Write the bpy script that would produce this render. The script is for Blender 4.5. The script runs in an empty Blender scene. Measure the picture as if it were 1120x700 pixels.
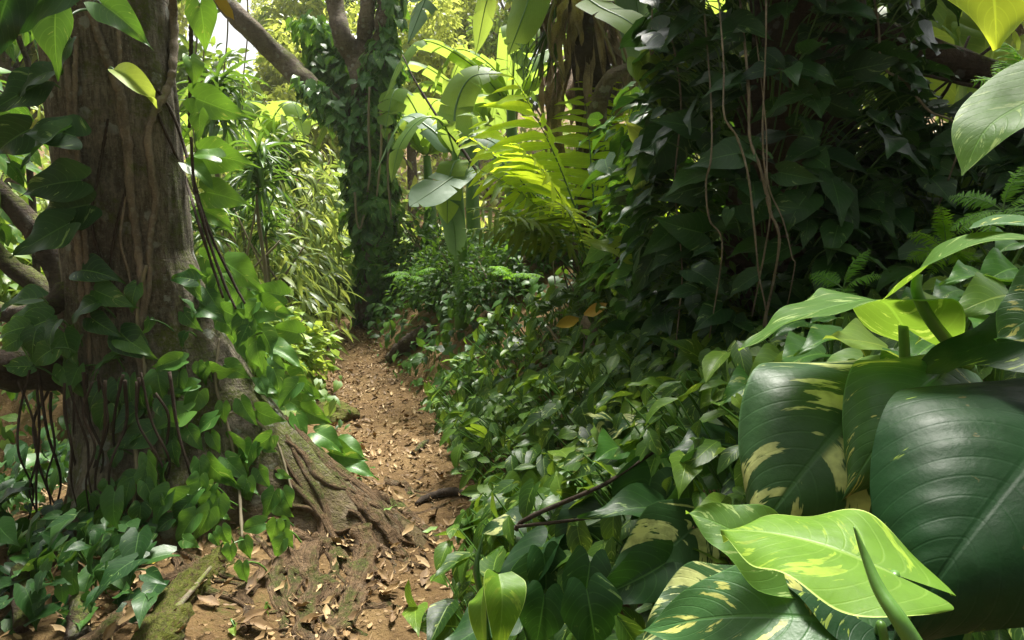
import bpy, math
import numpy as np
from mathutils import Vector, Matrix, noise as mnoise

rng = np.random.default_rng(11)
S = bpy.context.scene
C = S.collection
PI = math.pi
R = math.radians

# ------------------------------------------------------------------ camera
F = 747.0                       # focal length in photo pixels (photo is 1120 wide)
CAM = np.array([0.0, 0.0, 1.4])
PITCH = math.atan(100 / F)
_f = np.array([0, math.cos(PITCH), -math.sin(PITCH)])
_u = np.array([0, math.sin(PITCH), math.cos(PITCH)])
_r = np.array([1.0, 0, 0])

def ray(px, py):
    return _r * ((px - 560) / F) + _f - _u * ((py - 350) / F)

def at(px, py, d):
    v = ray(px, py)
    return CAM + v * (d / v[1])

cd = bpy.data.cameras.new("camera")
cam = bpy.data.objects.new("camera", cd)
C.objects.link(cam)
cd.sensor_width = 36
cd.lens = F / 1120 * 36
cd.clip_start = 0.02
cd.clip_end = 600
cam.location = CAM
cam.rotation_euler = (PI / 2 - PITCH, 0, 0)
S.camera = cam

# ------------------------------------------------------------------ object helpers
def setp(o, label=None, cat=None, group=None, kind=None):
    if label: o["label"] = label
    if cat: o["category"] = cat
    if group: o["group"] = group
    if kind: o["kind"] = kind
    return o

def thing(name, loc, label, cat, group=None):
    o = bpy.data.objects.new(name, None)
    o.empty_display_size = 0.1
    C.objects.link(o)
    o.location = tuple(float(c) for c in loc)
    return setp(o, label, cat, group)

class Geo:
    """Collects vertices, quads and one per-vertex vector (across, along, random)."""
    def __init__(s):
        s.v, s.q, s.a, s.n = [], [], [], 0
    def add(s, v, q, a):
        s.v.append(np.asarray(v, float).reshape(-1, 3))
        s.q.append(np.asarray(q, np.int64).reshape(-1, 4) + s.n)
        s.a.append(np.asarray(a, float).reshape(-1, 3))
        s.n += len(s.v[-1])
    def build(s, name, mat, parent=None, smooth=True):
        v = np.concatenate(s.v); q = np.concatenate(s.q); a = np.concatenate(s.a)
        m = bpy.data.meshes.new(name)
        m.vertices.add(len(v)); m.vertices.foreach_set("co", v.astype(np.float32).ravel())
        m.loops.add(len(q) * 4); m.loops.foreach_set("vertex_index", q.astype(np.int32).ravel())
        m.polygons.add(len(q))
        m.polygons.foreach_set("loop_start", np.arange(0, len(q) * 4, 4, dtype=np.int32))
        if smooth:
            m.polygons.foreach_set("use_smooth", np.ones(len(q), dtype=bool))
        at_ = m.attributes.new("luv", "FLOAT_VECTOR", "POINT")
        at_.data.foreach_set("vector", a.astype(np.float32).ravel())
        m.update(calc_edges=True)
        m.validate()
        m.materials.append(mat)
        o = bpy.data.objects.new(name, m)
        C.objects.link(o)
        if parent is not None: adopt(o, parent)
        return o

def adopt(o, parent):
    o.parent = parent
    base = parent
    off = Vector((0, 0, 0))
    while base is not None:
        if base.type == 'EMPTY': off = Vector(base.location)
        base = base.parent
    if parent.type == 'EMPTY':
        o.matrix_parent_inverse = Matrix.Translation(-off)

def children_of(o):
    return list(o.children)

def copy_tree(o, parent=None):
    c = o.copy(); C.objects.link(c)
    if parent is not None:
        c.parent = parent; c.matrix_parent_inverse = o.matrix_parent_inverse.copy()
    for ch in children_of(o): copy_tree(ch, c)
    return c

def place(proto, used, loc, rz=0.0, sc=1.0, label=None, tilt=(0, 0)):
    o = proto if not used else copy_tree(proto)
    o.location = tuple(float(c) for c in loc)
    o.rotation_euler = (tilt[0], tilt[1], rz)
    o.scale = (sc,) * 3 if not isinstance(sc, tuple) else sc
    if label: o["label"] = label
    return o

def norm(a):
    a = np.asarray(a, float)
    return a / np.maximum(np.linalg.norm(a, axis=-1, keepdims=True), 1e-9)

def grid_faces(nr, nc):
    i = np.arange(nr - 1)[:, None] * nc + np.arange(nc - 1)[None, :]
    return np.stack([i, i + 1, i + nc + 1, i + nc], -1).reshape(-1, 4)

# ------------------------------------------------------------------ leaf templates
def tpl(nu=2, nv=5, w=.7, lobe=.14, f0=.5, peak=.3, q=1.0, fold=.12, droop=.7, curl=0.0,
        wave=.02, wf=2.0, ph=0.0, ripple=0.0, nvein=7, bend=0.0):
    v = np.linspace(0, 1, nv + 1)
    v = v ** 0.9
    u = np.linspace(-1, 1, 2 * nu + 1)
    V, U = np.meshgrid(v, u, indexing="ij")
    prof = np.where(v < peak, f0 + (1 - f0) * np.sin(PI / 2 * np.clip(v / peak, 0, 1)),
                    np.clip(1 - ((v - peak) / (1 - peak)) ** (1.9 / q), 0, 1) ** (1.0 * q))
    prof = np.maximum(prof, .012)
    W = (w / 2 * prof)[:, None]
    x = U * W
    y = V - lobe * np.sin(PI * .62 * np.abs(U) ** .8) * (1 - V) ** 3
    z = fold * np.abs(x) - curl * x * x + wave * np.sin(2 * PI * wf * V + ph + (U > 0) * 1.7) * U * U
    if ripple:
        z = z + ripple * np.cos(2 * PI * nvein * (V - .28 * np.abs(U) ** 1.2)) * np.clip(np.abs(U) * 3, 0, 1) * (1 - V * .7) * (1 - .5 * np.abs(U))
    x = x + bend * y * y
    if abs(droop) > 1e-4:
        a = droop * y
        Y = np.sin(a) / droop + z * np.sin(a)
        Z = -(1 - np.cos(a)) / droop + z * np.cos(a)
    else:
        Y, Z = y, z
    P = np.stack([x, Y, Z], -1).reshape(-1, 3)
    UV = np.stack([U, V], -1).reshape(-1, 2)
    return P, grid_faces(nv + 1, 2 * nu + 1), UV

def tset(n, **kw):
    out = []
    for i in range(n):
        k = dict(kw)
        k["droop"] = kw.get("droop", .7) * rng.uniform(.4, 1.5)
        k["fold"] = kw.get("fold", .15) * rng.uniform(.3, 2.0)
        k["ph"] = rng.uniform(0, 6)
        k["w"] = kw.get("w", .7) * rng.uniform(.85, 1.12)
        k["bend"] = rng.uniform(-.12, .12)
        out.append(tpl(**k))
    return out

HEART_HI = tset(12, nu=5, nv=14, w=.70, lobe=.17, f0=.55, peak=.25, q=1.5, droop=.8, fold=.24, wave=.04)
HEART = tset(10, nu=2, nv=7, w=.70, lobe=.16, f0=.55, peak=.27, q=1.45, droop=.7, fold=.2, wave=.03)
HEART_LO = tset(6, nu=1, nv=4, w=.7, lobe=.12, f0=.55, peak=.3, q=1.35, droop=.7, fold=.2, wave=0)
OVAL = tset(8, nu=2, nv=5, w=.46, lobe=.02, f0=.18, peak=.42, q=1.05, droop=.7, fold=.25, wave=.02)
OVAL_LO = tset(6, nu=1, nv=3, w=.46, lobe=.0, f0=.15, peak=.42, q=1.05, droop=.7, fold=.25, wave=0)
LANCE = tset(8, nu=1, nv=5, w=.2, lobe=0, f0=.3, peak=.4, q=1.1, droop=1.0, fold=.4, wave=0)
BLADE = tset(8, nu=1, nv=6, w=.1, lobe=0, f0=.6, peak=.35, q=1.0, droop=1.5, fold=.5, wave=0)
PINNA = tset(6, nu=1, nv=5, w=.155, lobe=0, f0=.6, peak=.25, q=.9, droop=.5, fold=.3, wave=.02)
STRIP = tset(6, nu=1, nv=4, w=.16, lobe=0, f0=.3, peak=.45, q=1.0, droop=-.8, fold=.5, wave=.05)
CRISP = tset(8, nu=2, nv=4, w=.42, lobe=0, f0=.2, peak=.45, q=1.0, droop=-1.0, fold=.6, wave=.06)

def scatter(g, tpls, P, D, N, s, rnd=None):
    P = np.atleast_2d(P); n = len(P)
    D = norm(np.broadcast_to(D, P.shape)); N = np.broadcast_to(N, P.shape)
    Z = norm(N - (N * D).sum(-1, keepdims=True) * D)
    X = np.cross(D, Z)
    s = np.broadcast_to(np.asarray(s, float), (n,))
    if rnd is None: rnd = rng.random(n)
    rnd = np.broadcast_to(rnd, (n,))
    pick = rng.integers(0, len(tpls), n)
    for t in range(len(tpls)):
        idx = np.nonzero(pick == t)[0]
        if not len(idx): continue
        tv, tq, tuv = tpls[t]
        k = len(tv)
        loc = tv[None] * s[idx, None, None]
        v = (P[idx, None] + loc[..., 0:1] * X[idx, None] + loc[..., 1:2] * D[idx, None] + loc[..., 2:3] * Z[idx, None])
        q = tq[None] + (np.arange(len(idx)) * k)[:, None, None]
        a = np.concatenate([np.broadcast_to(tuv[None], (len(idx), k, 2)),
                            np.broadcast_to(rnd[idx, None, None], (len(idx), k, 1))], -1)
        g.add(v, q, a)

def rv(n, s=1.0):
    return rng.normal(size=(n, 3)) * s

def smooth_path(pts, n):
    p = np.asarray(pts, float)
    if len(p) == 2:
        t = np.linspace(0, 1, n)[:, None]
        return p[0] * (1 - t) + p[1] * t
    e = np.vstack([2 * p[0] - p[1], p, 2 * p[-1] - p[-2]])
    out = []
    ts = np.linspace(0, len(p) - 1 - 1e-6, n)
    for t in ts:
        i = int(t); f = t - i
        a, b, c, d = e[i], e[i + 1], e[i + 2], e[i + 3]
        out.append(.5 * ((2 * b) + (c - a) * f + (2 * a - 5 * b + 4 * c - d) * f * f + (3 * b - a - 3 * c + d) * f ** 3))
    return np.array(out)

def tube(g, pts, rad, n=24, sides=8, rough=0.0, knots=0.0, seed=0.0, flat=1.0, smooth=True):
    p = smooth_path(pts, n) if smooth else np.asarray(pts, float)
    n = len(p)
    rad = np.interp(np.linspace(0, 1, n), np.linspace(0, 1, len(np.atleast_1d(rad))), np.atleast_1d(rad))
    T = norm(np.gradient(p, axis=0))
    up = np.array([0, 0, 1.0]) if abs(T[0][2]) < .9 else np.array([0, 1.0, 0])
    A = norm(np.cross(T[0], up)); fr = []
    for i in range(n):
        A = norm(A - T[i] * (A @ T[i])); fr.append(A)
    A = np.array(fr); B = np.cross(T, A)
    th = np.linspace(0, 2 * PI, sides, endpoint=False)
    rr = np.repeat(rad[:, None], sides, 1)
    if knots:
        s = np.arange(n)
        rr = rr * (1 + knots * (np.abs(np.sin(s * .9 + seed)) ** 6))[:, None]
    if rough:
        r2 = np.random.default_rng(int(seed * 1000) % 99991 + 5)
        nz = r2.normal(size=(n, sides))
        nz = (nz + np.roll(nz, 1, 0) + np.roll(nz, 1, 1) + np.roll(nz, -1, 0)) / 4
        rr = rr * (1 + rough * nz)
    v = p[:, None] + rr[..., None] * (np.cos(th)[None, :, None] * A[:, None] + flat * np.sin(th)[None, :, None] * B[:, None])
    q = []
    i = np.arange(n - 1)[:, None] * sides; j = np.arange(sides)[None]; j2 = (j + 1) % sides
    q = np.stack([i + j, i + j2, i + j2 + sides, i + j + sides], -1).reshape(-1, 4)
    a = np.zeros((n, sides, 3)); a[..., 0] = th[None] / (2 * PI); a[..., 1] = np.linspace(0, 1, n)[:, None]; a[..., 2] = (seed * 7.31) % 1
    v = v.reshape(-1, 3); a = a.reshape(-1, 3)
    # caps
    for end, ring in ((0, np.arange(sides)), (n - 1, (n - 1) * sides + np.arange(sides))):
        c = len(v); v = np.vstack([v, p[end]]); a = np.vstack([a, a[ring[0]]])
        rg = ring if end else ring[::-1]
        for k in range(0, sides - 1, 2):
            q = np.vstack([q, [[rg[k], rg[k + 1], rg[(k + 2) % sides], c]]])
    g.add(v, q, a)

def petioles(g, P0, P1, r=.003, lift=.06, rnd=.5):
    """many thin curved stalks in one go"""
    P0 = np.atleast_2d(P0); P1 = np.atleast_2d(P1); n = len(P0)
    if n == 0: return
    M = (P0 + P1) / 2 + np.array([0, 0, 1.0]) * lift + rv(n, lift * .25)
    t = np.linspace(0, 1, 5)[None, :, None]
    c = (1 - t) ** 2 * P0[:, None] + 2 * t * (1 - t) * M[:, None] + t * t * P1[:, None]
    T = norm(np.gradient(c, axis=1))
    A = norm(np.cross(T, np.array([.31, .2, .93]))); B = np.cross(T, A)
    th = np.linspace(0, 2 * PI, 4, endpoint=False)
    r = np.broadcast_to(np.asarray(r, float), (n,))[:, None, None, None]
    v = c[:, :, None] + r * (np.cos(th)[None, None, :, None] * A[:, :, None] + np.sin(th)[None, None, :, None] * B[:, :, None])
    i = np.arange(4)[:, None] * 4; j = np.arange(4)[None]; j2 = (j + 1) % 4
    q = np.stack([i + j, i + j2, i + j2 + 4, i + j + 4], -1).reshape(-1, 4)
    q = q[None] + (np.arange(n) * 20)[:, None, None]
    a = np.zeros((n, 20, 3)); a[..., 2] = rnd
    g.add(v, q, a)

def ribbon(g, pts, nrm, w, prof, nu=4, nv=24, fold=.15, wave=0.0, wf=4, strips=1, droop=0.0, rnd=.5, seed=1, ripple=0., nvein=10, lobe=0., curl=0.):
    """a big leaf blade along a curve; strips>1 = blade torn between side veins"""
    r2 = np.random.default_rng(seed)
    Cc = smooth_path(pts, nv * 3 + 1); T = norm(np.gradient(Cc, axis=0))
    N0 = norm(np.asarray(nrm, float))
    Sd = norm(np.cross(T, N0)); Nn = np.cross(Sd, T)
    ts = np.linspace(0, 1, len(Cc))
    cuts = np.sort(np.concatenate([[0, 1], r2.uniform(.08, .95, strips - 1)])) if strips > 1 else np.array([0, 1.0])
    for side in ((-1, 1) if strips > 1 else (0,)):
        for k in range(len(cuts) - 1):
            a, b = cuts[k], cuts[k + 1]
            m = max(2, int(round(nv * (b - a))) + 1)
            v = np.linspace(a, b, m)
            u = np.linspace(0, 1, nu + 1) if strips > 1 else np.linspace(-1, 1, 2 * nu + 1)
            V, U = np.meshgrid(v, u, indexing="ij")
            if strips > 1:
                # narrow the outer edge so a gap opens
                mid = (a + b) / 2
                V = mid + (V - mid) * (1 - .10 * U ** 2)
                V = np.clip(V + .05 * U * r2.uniform(.2, 1), 0, 1)
                U = U * (side if side else 1)
            dr = droop * r2.uniform(.2, 1.6)
            Wd = w * np.array([prof(x) for x in V.ravel()]).reshape(V.shape)
            def I(arr): return np.stack([np.interp(V, ts, arr[:, c]) for c in range(3)], -1)
            x = U * Wd
            z = fold * np.abs(x) - curl * w * (np.abs(U) ** 2.2) - dr * np.abs(U) ** 2 * Wd + wave * np.sin(2 * PI * wf * V + (U > 0) * 2 + seed) * U * U
            if ripple: z = z + ripple * np.cos(2 * PI * nvein * (V - .25 * np.abs(U)) + .9 * np.sin(7 * V + 2.3 * U + seed) + .5 * np.sin(17 * V - 3 * U)) * np.clip(np.abs(U) * 3, 0, 1) * (1 - .5 * np.abs(U))
            P = I(Cc) + I(Sd) * x[..., None] + I(Nn) * z[..., None]
            if lobe: P = P - I(T) * (lobe * np.sin(PI * .62 * np.abs(U) ** .8) * (1 - V) ** 3)[..., None]
            A = np.stack([U, V, np.full_like(U, rnd)], -1)
            g.add(P, grid_faces(*U.shape), A)

def prof_banana(v): return min(1, (v / .12) ** .6 + .0) * max(0.02, 1 - max(0, (v - .7) / .3) ** 2.2) if v > 0 else .02
def prof_oval(v): return max(.01, math.sin(PI * min(1, v ** .75)) ** .8)
def prof_heart(v):
    return max(.012, (.55 + .45 * math.sin(PI / 2 * v / .26)) if v < .26 else (1 - ((v - .26) / .74) ** 1.6) ** 1.15)

def prof_broad(v): return max(.012, math.sin(PI / 2 * min(1, (v + .015) / .34)) ** .6 if v < .325 else (1 - ((v - .325) / .675) ** 1.7) ** 1.05)

# ------------------------------------------------------------------ materials
class NT:
    def __init__(s, name):
        s.m = bpy.data.materials.new(name); s.m.use_nodes = True
        s.t = s.m.node_tree; s.t.nodes.clear()
        s.out = s.t.nodes.new("ShaderNodeOutputMaterial")
    def n(s, typ, ins=None, **kw):
        nd = s.t.nodes.new(typ)
        for k, v in kw.items(): setattr(nd, k, v)
        for k, v in (ins or {}).items(): s.set(nd.inputs[k], v)
        return nd
    def set(s, sock, v):
        if hasattr(v, "is_output"): s.t.links.new(v, sock)
        elif hasattr(v, "outputs"): s.t.links.new(v.outputs[0], sock)
        else:
            if isinstance(v, tuple) and len(v) == 3 and sock.type == "RGBA": v = v + (1,)
            sock.default_value = v
    def math(s, op, a, b=None, c=None, clamp=False):
        nd = s.t.nodes.new("ShaderNodeMath"); nd.operation = op; nd.use_clamp = clamp
        for i, x in enumerate((a, b, c)):
            if x is not None: s.set(nd.inputs[i], x)
        return nd.outputs[0]
    def mix(s, fac, a, b, mode="MIX"):
        nd = s.t.nodes.new("ShaderNodeMix"); nd.data_type = "RGBA"; nd.blend_type = mode
        s.set(nd.inputs[0], fac); s.set(nd.inputs[6], a); s.set(nd.inputs[7], b)
        return nd.outputs[2]
    def ramp(s, fac, stops, interp="LINEAR"):
        nd = s.t.nodes.new("ShaderNodeValToRGB"); cr = nd.color_ramp; cr.interpolation = interp
        while len(cr.elements) < len(stops): cr.elements.new(.5)
        for e, (p, c) in zip(cr.elements, stops):
            e.position = p; e.color = (c if isinstance(c, tuple) else (c, c, c)) + (1,)
        s.set(nd.inputs[0], fac)
        return nd.outputs[0]
    def noise(s, scale, detail=4, rough=.55, vec=None, dist=0.0, out="Fac"):
        nd = s.n("ShaderNodeTexNoise", {"Scale": scale, "Detail": detail, "Roughness": rough, "Distortion": dist})
        if vec is not None: s.set(nd.inputs["Vector"], vec)
        return nd.outputs[out]
    def pos(s): return s.n("ShaderNodeNewGeometry").outputs["Position"]
    def obj(s): return s.n("ShaderNodeTexCoord").outputs["Object"]
    def smooth(s, x, lo, hi):
        nd = s.n("ShaderNodeMapRange", {"Value": x, "From Min": lo, "From Max": hi}); nd.interpolation_type = "SMOOTHSTEP"
        return nd.outputs[0]
    def bump(s, h, strength=.5, dist=.01):
        return s.n("ShaderNodeBump", {"Height": h, "Strength": strength, "Distance": dist}).outputs[0]
    def done(s, sh):
        s.t.links.new(sh, s.out.inputs["Surface"]); return s.m

def leaf_mat(name, cols, trans=(.25, .45, .03), tf=.3, rough=.38, spec=.5, veins=.5, nv=9., varieg=0., vcol=(.55, .55, .2),
             vein_col=None, bump=.3, damage=.25, hue_noise=6.0, mottle=.3, under=None, rim=0., vscale=1.0, coat=0.0):
    k = NT(name)
    a = k.n("ShaderNodeAttribute", attribute_name="luv"); sp = k.n("ShaderNodeSeparateXYZ", {0: a.outputs["Vector"]})
    u, v, rn = sp.outputs[0], sp.outputs[1], sp.outputs[2]
    oi = k.n("ShaderNodeObjectInfo").outputs["Random"]
    au = k.math("ABSOLUTE", u)
    n = len(cols)
    pos = k.pos()
    big = k.noise(1.3, 2, .5, pos)
    fac = k.math("ADD", k.math("MULTIPLY", rn, .75), k.math("MULTIPLY", k.math("SUBTRACT", big, .35), .55))
    fac = k.math("ADD", fac, k.math("MULTIPLY", k.math("SUBTRACT", oi, .5), .12))
    col = k.ramp(fac, [(i / max(1, n - 1), c) for i, c in enumerate(cols)])
    # blotchy tone inside one leaf
    nz = k.noise(hue_noise * 6, 4, .6, pos)
    col = k.mix(k.math("MULTIPLY", k.smooth(nz, .35, .75), mottle), col, k.mix(1.0, col, (.55, .62, .5), "MULTIPLY"))
    # side veins and midrib
    ph = k.math("SUBTRACT", v, k.math("MULTIPLY", k.math("POWER", au, 1.2), .28))
    w = k.math("ABSOLUTE", k.math("SUBTRACT", k.math("FRACT", k.math("MULTIPLY", ph, nv)), .5))
    lat = k.smooth(w, .10, .0)
    mid = k.smooth(au, .05, .012)
    vm = k.math("MAXIMUM", k.math("MULTIPLY", lat, .35), mid)
    vc = vein_col or tuple(min(1, c * 1.9 + .02) for c in cols[-1])
    if veins: col = k.mix(k.math("MULTIPLY", vm, veins), col, vc)
    if varieg:
        vec = k.n("ShaderNodeCombineXYZ", {0: k.math("MULTIPLY", au, 1.1 * vscale), 1: k.math("MULTIPLY", ph, 11.0 * vscale), 2: k.math("ADD", k.math("MULTIPLY", rn, 37.), k.math("MULTIPLY", k.math("SIGN", u), 3.7))}).outputs[0]
        m = k.noise(1.5, 5, .62, vec)
        m = k.smooth(m, .655 - .2 * varieg, .68 - .2 * varieg)
        m = k.math("MULTIPLY", m, k.smooth(au, .01, .12))
        col = k.mix(m, col, k.mix(k.smooth(k.noise(30, 3, .6, pos), .4, .65), vcol, tuple(c * .62 for c in vcol)))
    if rim:
        col = k.mix(k.math("MULTIPLY", k.smooth(au, .965, .99), rim), col, vc)
    if damage:
        d = k.noise(38, 3, .7, pos)
        d = k.smooth(d, .70, .74)
        col = k.mix(k.math("MULTIPLY", d, damage), col, (.16, .11, .04))
    h = k.math("ADD", k.math("MULTIPLY", lat, -.12), k.math("MULTIPLY", mid, -.4))
    h = k.math("ADD", h, k.math("MULTIPLY", nz, .8))
    nrm = k.bump(h, bump, .004) if bump else None
    rg = k.math("ADD", k.math("MULTIPLY", k.noise(25, 3, .6, pos), .3), rough - .15)
    p = k.n("ShaderNodeBsdfPrincipled", {"Base Color": col, "Roughness": rg, "Specular IOR Level": spec * .7})
    tr = k.n("ShaderNodeBsdfTranslucent", {"Color": k.mix(.5, trans, k.mix(1.0, col, (3.3, 2.9, 1.5), "MULTIPLY"))})
    if nrm is not None: k.set(p.inputs["Normal"], nrm)
    mx = k.n("ShaderNodeMixShader", {0: tf, 1: p.outputs[0], 2: tr.outputs[0]})
    return k.done(mx.outputs[0])

M = {}
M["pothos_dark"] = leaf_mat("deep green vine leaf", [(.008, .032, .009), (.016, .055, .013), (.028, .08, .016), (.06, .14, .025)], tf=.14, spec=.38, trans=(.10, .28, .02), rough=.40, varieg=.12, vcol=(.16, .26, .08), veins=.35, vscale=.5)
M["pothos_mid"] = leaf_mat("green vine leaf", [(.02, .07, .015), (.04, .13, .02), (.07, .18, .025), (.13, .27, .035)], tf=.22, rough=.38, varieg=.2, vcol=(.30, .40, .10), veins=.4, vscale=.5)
M["trunk_leaf"] = leaf_mat("satin trunk vine leaf", [(.016, .06, .016), (.032, .10, .024), (.06, .16, .03), (.12, .25, .04)], tf=.22, rough=.4, varieg=.08, vcol=(.3, .42, .14), vscale=.5, veins=.5, damage=.5, rim=.4)
M["bank"] = leaf_mat("bank cover leaf", [(.012, .042, .008), (.034, .09, .014), (.075, .16, .020), (.21, .33, .035)], tf=.32, spec=.34, rough=.38, trans=(.32, .45, .03), varieg=.18, vcol=(.35, .45, .10), vscale=.5, veins=.4)
M["bank_far"] = leaf_mat("small bank leaf", [(.014, .045, .011), (.03, .085, .016), (.05, .13, .02), (.13, .25, .03)], tf=.28, spec=.3, rough=.44, veins=.2, damage=.1)
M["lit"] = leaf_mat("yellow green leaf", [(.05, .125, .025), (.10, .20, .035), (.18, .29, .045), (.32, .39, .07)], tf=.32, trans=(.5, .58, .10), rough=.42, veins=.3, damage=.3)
M["lance"] = leaf_mat("drooping slim leaf", [(.06, .12, .03), (.12, .19, .045), (.21, .28, .07), (.36, .40, .13)], tf=.3, trans=(.5, .58, .14), rough=.4, veins=.3, damage=.3)
M["dracaena"] = leaf_mat("strap leaf", [(.03, .08, .02), (.06, .13, .03), (.10, .20, .04)], tf=.25, rough=.38, veins=.2, damage=.2)
M["banana"] = leaf_mat("banana blade", [(.04, .10, .02), (.075, .16, .03), (.12, .22, .04), (.22, .30, .05)], tf=.48, spec=.25, trans=(.50, .60, .10), rough=.45, nv=34., veins=.3, bump=.4, damage=.3)
M["banana_grey"] = leaf_mat("waxy banana blade", [(.07, .14, .08), (.10, .18, .10), (.13, .22, .12)], tf=.25, spec=.22, trans=(.3, .5, .15), rough=.5, nv=34., veins=.3, bump=.4, damage=.3)
M["fern"] = leaf_mat("fern pinna", [(.12, .20, .02), (.22, .34, .025), (.32, .46, .03), (.42, .54, .04)], tf=.58, trans=(.66, .82, .05), rough=.5, spec=.3, veins=.35, nv=14., damage=.2)
M["fern_shaded"] = leaf_mat("shaded fern pinna", [(.05, .10, .012), (.09, .16, .02), (.14, .20, .03)], tf=.3, trans=(.35, .42, .04), rough=.5, spec=.3, veins=.3, nv=14., damage=.7)  # shade of the front fronds put into the colour, with more leaf damage
M["fern_small"] = leaf_mat("small fern pinna", [(.05, .16, .015), (.09, .24, .02), (.14, .32, .02)], tf=.35, trans=(.35, .6, .03), rough=.5, spec=.3, veins=.2, damage=.1)
M["giant_dark"] = leaf_mat("giant dark blade", [(.008, .034, .010), (.011, .042, .012)], tf=.08, trans=(.06, .16, .02), rough=.48, spec=.2, varieg=.06, vcol=(.22, .30, .05), veins=.10, nv=15., bump=.4, damage=.35, mottle=.5, vscale=.7)
M["giant_varieg"] = leaf_mat("giant cream streaked blade", [(.022, .065, .02), (.03, .08, .02)], tf=.14, spec=.38, trans=(.15, .3, .03), rough=.46, varieg=.6, vcol=(.48, .52, .20), veins=.3, nv=13., bump=.5, damage=.3, rim=.5, vscale=.45)
M["giant_mid"] = leaf_mat("giant glossy blade", [(.035, .10, .03), (.05, .13, .03)], tf=.15, spec=.4, trans=(.15, .35, .03), rough=.40, varieg=.30, vcol=(.55, .56, .16), veins=.35, nv=13., bump=.5, damage=.2, rim=.5, vscale=.6)
M["giant_light"] = leaf_mat("giant pale blade", [(.085, .185, .018), (.13, .25, .024)], tf=.17, spec=.35, trans=(.42, .6, .05), rough=.44, varieg=.3, vcol=(.24, .36, .04), veins=.22, nv=12., bump=.3, damage=.12, rim=.9, mottle=.45, vein_col=(.45, .60, .16), vscale=.5)
M["giant_top"] = leaf_mat("glossy arching blade", [(.05, .13, .024), (.085, .18, .03)], tf=.36, trans=(.4, .6, .04), spec=.22, rough=.5, varieg=.35, vcol=(.3, .42, .14), veins=.4, nv=12., bump=.4, damage=.25, rim=.5)
M["giant_yellow"] = leaf_mat("yellow green hanging blade", [(.30, .42, .04), (.38, .48, .05)], tf=.45, trans=(.65, .75, .06), rough=.4, veins=.5, nv=12., bump=.3, damage=.1, rim=.6)
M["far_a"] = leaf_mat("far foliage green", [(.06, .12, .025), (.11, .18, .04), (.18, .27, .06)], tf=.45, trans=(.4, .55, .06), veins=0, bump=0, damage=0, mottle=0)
M["far_b"] = leaf_mat("far foliage yellow", [(.11, .16, .04), (.18, .24, .06), (.28, .34, .10)], tf=.5, trans=(.6, .64, .14), veins=0, bump=0, damage=0, mottle=0)

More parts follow.
